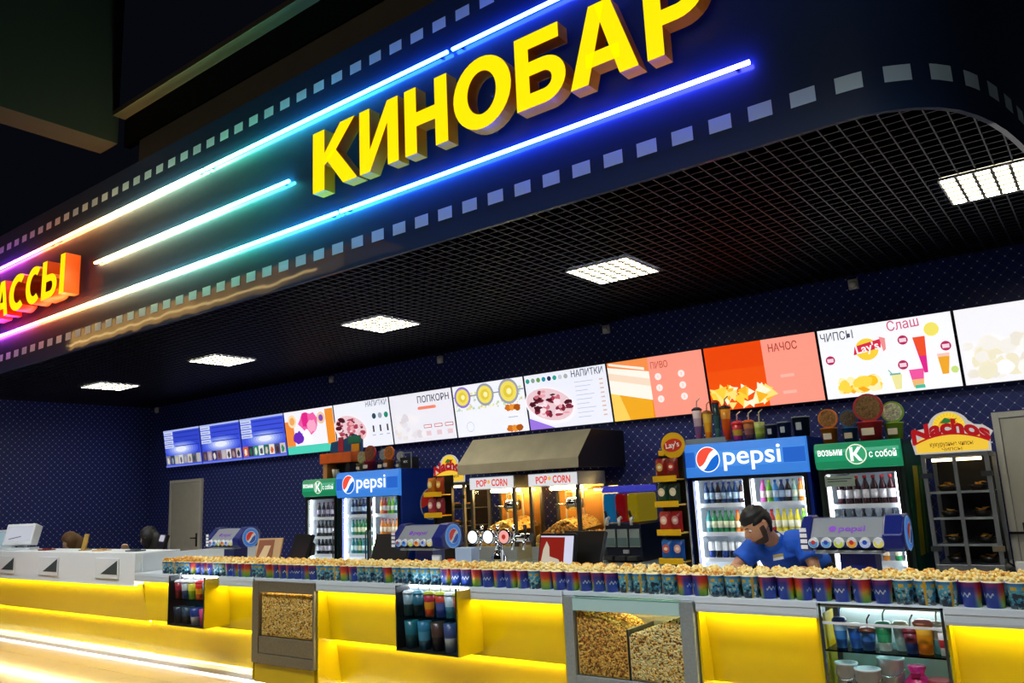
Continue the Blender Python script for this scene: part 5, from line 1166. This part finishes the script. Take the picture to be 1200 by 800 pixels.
for z, its in ((1.61, (('#8a2018', '#d8a848', 'dark red'), ('#7a1c1c', '#c83c2c', 'maroon'))), (1.38, (('#1c4a34', '#e8d8b8', 'dark green'), ('#24382c', '#e8e0c0', 'grey green'))), (1.125, (('#c83c34', '#f0c0b0', 'pink red'), ('#a81c24', '#d8a0a0', 'red'))), (.87, (('#1c6ac8', '#e06048', 'bright blue'), ('#1454b0', '#e8a8a0', 'blue')))):
    for k, (c, s_, nm) in enumerate(its):
        chip_bag(-3.437+.115*k, 6.87, z+.0005, .12, .19, c, s_, '%s crisp bag on the %s of the right snack rack' % (nm, {1.61: 'top shelf', 1.38: 'second shelf', 1.125: 'third shelf', .87: 'lowest shelf'}[z]), g1)
rack(-6.25, 6.82, .27, (1.57, 1.34), 'small yellow snack rack in front of the left nachos cabinet', 1.78, False)
for z, its in ((1.57, (('#c8781c', '#f0d878', 'orange'), ('#a8401c', '#e8b848', 'brown orange'))), (1.34, (('#b8384c', '#f0b8b0', 'rose'), ('#8a2438', '#e8d0c8', 'wine red')))):
    for k, (c, s_, nm) in enumerate(its): chip_bag(-6.315+.13*k, 6.82, z+.0005, .12, .19, c, s_, '%s crisp bag on the %s shelf of the left snack rack' % (nm, 'top' if z > 1.5 else 'lower'), 'crisp bags on the left snack rack')


# ------------------------------------------------------------------ people
def to_mesh(mb, voxel, smooth=2):
    o = mb.build('tmp'); r = o.modifiers.new('r', 'REMESH'); r.mode = 'VOXEL'; r.voxel_size = voxel; r.use_smooth_shade = True
    if smooth: q = o.modifiers.new('s', 'SMOOTH'); q.iterations = smooth; q.factor = .5
    dg = bpy.context.evaluated_depsgraph_get(); dg.update(); me = bpy.data.meshes.new_from_object(o.evaluated_get(dg)); bpy.data.objects.remove(o); return me
def gauss(d2, s): return math.exp(-d2/(s*s))
def head_pts(off=None, seg=40, rings=30):
    """unit head looking along -Y, 0.235 tall; off(u, v, w, z) offsets the surface outwards"""
    vs = []; fs = []
    for i in range(rings+1):
        t = -math.pi/2+math.pi*i/rings
        for k in range(seg):
            a = 2*math.pi*k/seg; u, v, q = math.cos(t)*math.cos(a), math.cos(t)*math.sin(a), math.sin(t)
            x, y, z = .077*u, .098*v+.004, .118*q
            if z < 0:
                f = -z/.118; x *= 1-.30*f**1.6
                y = y*(1-.12*f) - (.012*f if v < 0 else -.0); 
                if v > 0: y -= .05*f*v
            if z > .02: y += .006
            fr = max(0, -v)
            y -= .033*gauss(x*x/.5+(z+.018)**2, .017)*fr + .012*gauss(x*x+(z-.006)**2*.4, .012)*fr      # nose and bridge
            y -= .007*gauss((abs(x)-.028)**2*.4+(z-.034)**2, .012)*fr                                    # brow
            y += .011*gauss((abs(x)-.031)**2+(z-.012)**2, .014)*fr                                       # eye sockets
            y -= .006*gauss(x*x*.5+(z+.058)**2, .013)*fr - .004*gauss(x*x*.4+(z+.066)**2, .005)*fr       # lips
            y -= .011*gauss(x*x+(z+.098)**2, .02)*fr                                                     # chin
            p = Vector((x, y, z))
            if off: p += Vector((u/.077, v/.098, q/.118)).normalized()*off(x, y, z, v)
            vs.append(p)
    for i in range(rings):
        for k in range(seg): fs.append((i*seg+k, i*seg+(k+1) % seg, (i+1)*seg+(k+1) % seg, (i+1)*seg+k))
    return vs, fs
def sstep(a, b, x): t = clip((x-a)/(b-a), 0, 1); return t*t*(3-2*t)
def person(label, J, F, skin, hair, shirt, short, long_hair=False, beard=False, badge=False, group=None, up=(0, 0, 1)):
    root = thing('person', label, 'person', (J['pelvis'][0], J['pelvis'][1], 0), 0, group); O = Vector((J['pelvis'][0], J['pelvis'][1], 0))
    V = {k: Vector(v)-O for k, v in J.items()}
    F = Vector(F).normalized(); X = (-F).cross(Vector(up)).normalized()
    Rm = Matrix((X, -F, (X.cross(-F)).normalized())).transposed(); hc = V['head']
    H = lambda p: hc+Rm @ Vector(p)
    sh = (V['shl']-V['shr']).normalized(); mid = (V['shl']+V['shr'])/2; pel = V['pelvis']; ch = V['chest']
    b = MB(); M_ = skin
    def arm(mb, s, m, add=0., upto=None):
        a, e, h = V['sh'+s], V['el'+s], V['ha'+s]
        if upto: return mb.tube([mid+(a-mid)*.4, mid+(a-mid)*.7, a, a+(e-a)*.3, a+(e-a)*upto], [.06+add, .064+add, .06+add, .054+add, .054+add+.006], m, 14)
        mb.tube([mid+(a-mid)*.6, a, a+(e-a)*.45, e, e+(h-e)*.3, h], [.055, .054, .047, .039, .038, .027], m, 12)
    def hand(mb, s, m):
        h = V['ha'+s]; d = (h-V['el'+s]).normalized(); side = Vector((0, 0, 1)).cross(d).normalized(); nrm = d.cross(side).normalized(); sg = 1 if s == 'l' else -1
        mb.tube([h-d*.01, h+d*.03, h+d*.075, h+d*.09], [(.026, .019), (.036, .014), (.04, .013), (.036, .01)], m, 10, ref=side)
        for k, L in enumerate((.065, .078, .072, .056)):
            p = h+d*.085+side*(.029-.0193*k); p1 = p+d*L*.45-nrm*.004*1; p2 = p1+d*L*.3-Vector((0, 0, .012)); p3 = p2+d*L*.2-Vector((0, 0, .016))
            mb.tube([p-d*.02, p, p1, p2, p3], [.0085, .009, .0085, .008, .0065], m, 8)
        p = h+d*.03+side*sg*.03; mb.tube([p-side*sg*.012, p, p+side*sg*.02+d*.03, p+side*sg*.022+d*.06], [.011, .012, .0105, .008], m, 8)
    # body
    b.tube([pel+Vector((0, 0, -.06)), pel+Vector((0, 0, .04)), pel.lerp(ch, .5), ch, mid+Vector((0, 0, -.02)), mid+Vector((0, 0, .03))], [(.15, .105), (.155, .11), (.135, .1), (.16, .115), (.15, .085), (.08, .06)], M_, 18, ref=sh)
    b.tube([mid+Vector((0, 0, -.03)), mid.lerp(hc, .4), H((0, .025, -.06))], [.058, .054, .05], M_, 14)
    vs, fs = head_pts(); b.add([H(p) for p in vs], fs, M_, True)
    for sx in (-1, 1):
        b.tube([H((sx*.070, .012, .022)), H((sx*.083, .022, .018)), H((sx*.084, .022, -.012)), H((sx*.071, .010, -.03))], [.009, .013, .011, .007], M_, 8)
    for s in 'lr':
        arm(b, s, M_); hand(b, s, M_)
        b.tube([pel+sh*(.09 if s == 'l' else -.09)+Vector((0, 0, .0)), V['kn'+s], V['an'+s]], [.088, .058, .042], M_, 12)
        f = V['an'+s]; b.tube([f+Vector((0, .05, -.04)), f+Vector((0, -.02, -.045)), f+Vector((0, -.14, -.055))], [.04, .042, .03], M_, 10)
    me = to_mesh(b, .006, 1); bo = bpy.data.objects.new('body', me); COL.objects.link(bo); bo.parent = root
    if not me.materials: me.materials.append(skin)
    # hair, as a shell that dives under the skin outside the hair line
    def hoff(x, y, z, v):
        line = .052+.0*x if v < 0 else .052-.135*sstep(.0, .75, v)
        if abs(x) > .058 and v < .1: line = min(line, .03)
        if long_hair and v > -.45: line = -.2
        k = sstep(line-.012, line+.006, z)
        return -.008+(.008+(.02 if long_hair else .013)+.004*math.sin(x*260)*math.sin(y*240+z*200)+(.008 if z > .07 else 0))*k
    vs, fs = head_pts(hoff); hb = MB(); hb.add([H(p) for p in vs], fs, hair, True)
    if long_hair:
        back = -Vector((F.x, F.y, 0)).normalized()
        hb.tube([H((0, .06, .04)), H((0, .085, -.03)), hc+back*.10+Vector((0, 0, -.13)), hc+back*.11+Vector((0, 0, -.27))], [(.07, .05), (.085, .05), (.085, .045), (.05, .03)], hair, 14)
    hb.build('hair', root)
    fc = MB()
    fdark = mat('brow_dark', '#120c0a', .6)
    for sx in (-1, 1): fc.tube([H((sx*.014, -.0975, .032)), H((sx*.03, -.096, .037)), H((sx*.047, -.086, .032))], [.003, .004, .002], hair, 6)
    fc.build('eyebrows', root)
    ey = MB()
    for sx in (-1, 1): ey.ell(H((sx*.031, -.0745, .010)), (.0115, .011, .0075), mat('eye_white', '#d8d4d0', .2), 12, 8); ey.ell(H((sx*.031, -.0815, .006)), (.0048, .0048, .0048), fdark, 8, 6)
    ey.build('eyes', root)
    MB().tube([H((-.022, -.083, -.064)), H((0, -.0905, -.062)), H((.022, -.083, -.064))], [.003, .005, .003], mat('lips', '#a0584c', .45), 8).build('lips', root)
    if beard:
        def boff(x, y, z, v):
            k = sstep(.05, .0, v) if v > -.2 else 1
            low = sstep(-.05, -.07, z); sideb = sstep(.05, .062, abs(x))*sstep(.02, -.005, z)*sstep(.15, .0, v)*sstep(-.5, -.25, v); mouth = 1-gauss(x*x*.3+(z+.062)**2, .011)
            return -.006+.0095*clip(max(low*.9, sideb), 0, 1)*k*(.25+.75*mouth)
        vs, fs = head_pts(boff); MB().add([H(p) for p in vs], fs, mat('beard_stubble', '#46332a', .8, noise=.4, nscale=160), True).build('beard', root)
    # clothes
    c = MB()
    c.tube([pel+Vector((0, 0, -.08)), pel+Vector((0, 0, .04)), pel.lerp(ch, .5), ch, mid+Vector((0, 0, -.015)), mid+Vector((0, 0, .045))], [(.175, .13), (.175, .13), (.16, .12), (.18, .132), (.168, .10), (.085, .07)], shirt, 20, ref=sh)
    for s in 'lr': arm(c, s, shirt, .021, .62 if short else .98)
    if not short:
        for s in 'lr': c.tube([V['el'+s]+(V['sh'+s]-V['el'+s])*.1, V['el'+s], V['el'+s].lerp(V['ha'+s], .85)], [.055, .052, .04], shirt, 12)
    me = to_mesh(c, .009, 3)
    shirt_me = me; so = bpy.data.objects.new('polo_shirt' if short else 'jumper', me); COL.objects.link(so); so.parent = root
    if not me.materials: me.materials.append(shirt)
    ax = (H((0, .025, -.06))-mid).normalized(); n0 = mid+ax*.045
    MB().tube([n0-ax*.012, n0+ax*.012, n0+ax*.035], [.074, .07, .066], mat('collar_blue', '#1a64d4', .7) if short else shirt, 18, caps=False).build('collar', root)
    t_ = MB()
    for s in 'lr': t_.tube([pel+sh*(.08 if s == 'l' else -.08)+Vector((0, 0, .02)), V['kn'+s], V['an'+s]+Vector((0, 0, .02))], [.112, .078, .066], TROU, 14)
    t_.tube([pel+Vector((0, 0, -.1)), pel+Vector((0, 0, .06))], [(.165, .12), (.165, .122)], TROU, 18, ref=sh)
    me = to_mesh(t_, .01); to = bpy.data.objects.new('trousers', me); COL.objects.link(to); to.parent = root
    if not me.materials: me.materials.append(TROU)
    for s in 'lr':
        f = V['an'+s]; MB().tube([f+Vector((0, .07, -.045)), f+Vector((0, .0, -.04)), f+Vector((0, -.1, -.055)), f+Vector((0, -.17, -.062))], [.035, .05, .044, .03], BLACK, 12).build('shoe', root)
    if badge:
        fr = sh.cross(Vector((0, 0, 1))).normalized(); fr = fr if fr.y < 0 else -fr
        bv = BVHTree.FromPolygons([v.co for v in shirt_me.vertices], [tuple(x.vertices) for x in shirt_me.polygons]); o0 = ch+fr*.6+sh*.03+Vector((0, 0, -.005)); p = bv.ray_cast(o0, -fr)[0]-fr*.004; q = MB()
        for dz, m in ((.012, mat('badge_gold', '#b8a868', .4)), (-.008, mat('badge_white', '#d8dce4', .4))): q.add([p+sh*a+Vector((0, 0, dz+c_))+fr*o_ for a in (-.035, .035) for c_ in (-.009, .009) for o_ in (0, .012)], [(0, 1, 3, 2), (4, 6, 7, 5), (0, 4, 5, 1), (2, 3, 7, 6), (0, 2, 6, 4), (1, 5, 7, 3)], m)
        q.build('name_badge', root)
    return root
person('bearded man in a blue polo shirt bending over the counter, looking down', dict(pelvis=(-1.86, 5.86, .93), chest=(-1.92, 5.57, 1.05), shl=(-1.735, 5.46, 1.155), shr=(-2.10, 5.47, 1.09), head=(-1.985, 5.30, 1.258),
       ell=(-1.665, 5.40, .965), hal=(-1.86, 5.27, .957), elr=(-2.20, 5.38, .975), har=(-2.04, 5.2, .957), knl=(-1.74, 5.8, .5), knr=(-1.98, 5.8, .5), anl=(-1.72, 5.95, .085), anr=(-2.0, 5.95, .085)),
       (-.52, -.66, -.47), SKIN, HAIR, SHIRT, True, beard=True, badge=True, up=(-.12, -.05, 1))
def seated(x, y, hz, tilt, hl, hr):
    return dict(pelvis=(x, y+.12, .56), chest=(x-.02, y+.1, .82), shl=(x+.17, y+.1, .97), shr=(x-.19, y+.1, .97), head=(x+tilt, y-.02, hz), ell=(x+.24, y-.02, .78), hal=hl, elr=(x-.26, y-.05, .82), har=hr, knl=(x+.1, y-.27, .53), knr=(x-.1, y-.27, .53), anl=(x+.1, y-.25, .085), anr=(x-.1, y-.25, .085))
DKS = mat('dark_jumper', '#14161e', .8)
person('fair-haired cashier bowed low behind the white cash counter', seated(-12.2, 5.55, 1.15, 0, (-12.12, 5.27, .79), (-12.32, 5.27, .79)), (-.5, -.65, -.45), SKINW, HAIRB, DKS, False, long_hair=True, group='cashiers behind the cash counter')
person('dark-haired cashier facing left with a hand at the chin', seated(-9.95, 5.48, 1.20, 0, (-9.9, 5.22, .79), (-10.09, 5.27, 1.05)), (-.86, -.4, -.25), SKINW, HAIR, DKS, False, long_hair=True, group='cashiers behind the cash counter')
for x, l in ((-12.2, 'black stool under the fair-haired cashier'), (-9.95, 'black stool under the dark-haired cashier')):
    t = thing('stool', l, 'stool', (x, 5.62, 0), 0, 'stools behind the cash counter')
    MB().lathe([(.17, .42), (.18, .44), (.17, .47)], (0, 0, 0), BLACK, 20).build('seat', t); MB().tube([(0, 0, .03), (0, 0, .42)], .03, STEEL, 12).build('column', t); MB().lathe([(.2, 0), (.2, .02), (.05, .04)], (0, 0, 0), STEEL, 20).build('base', t)
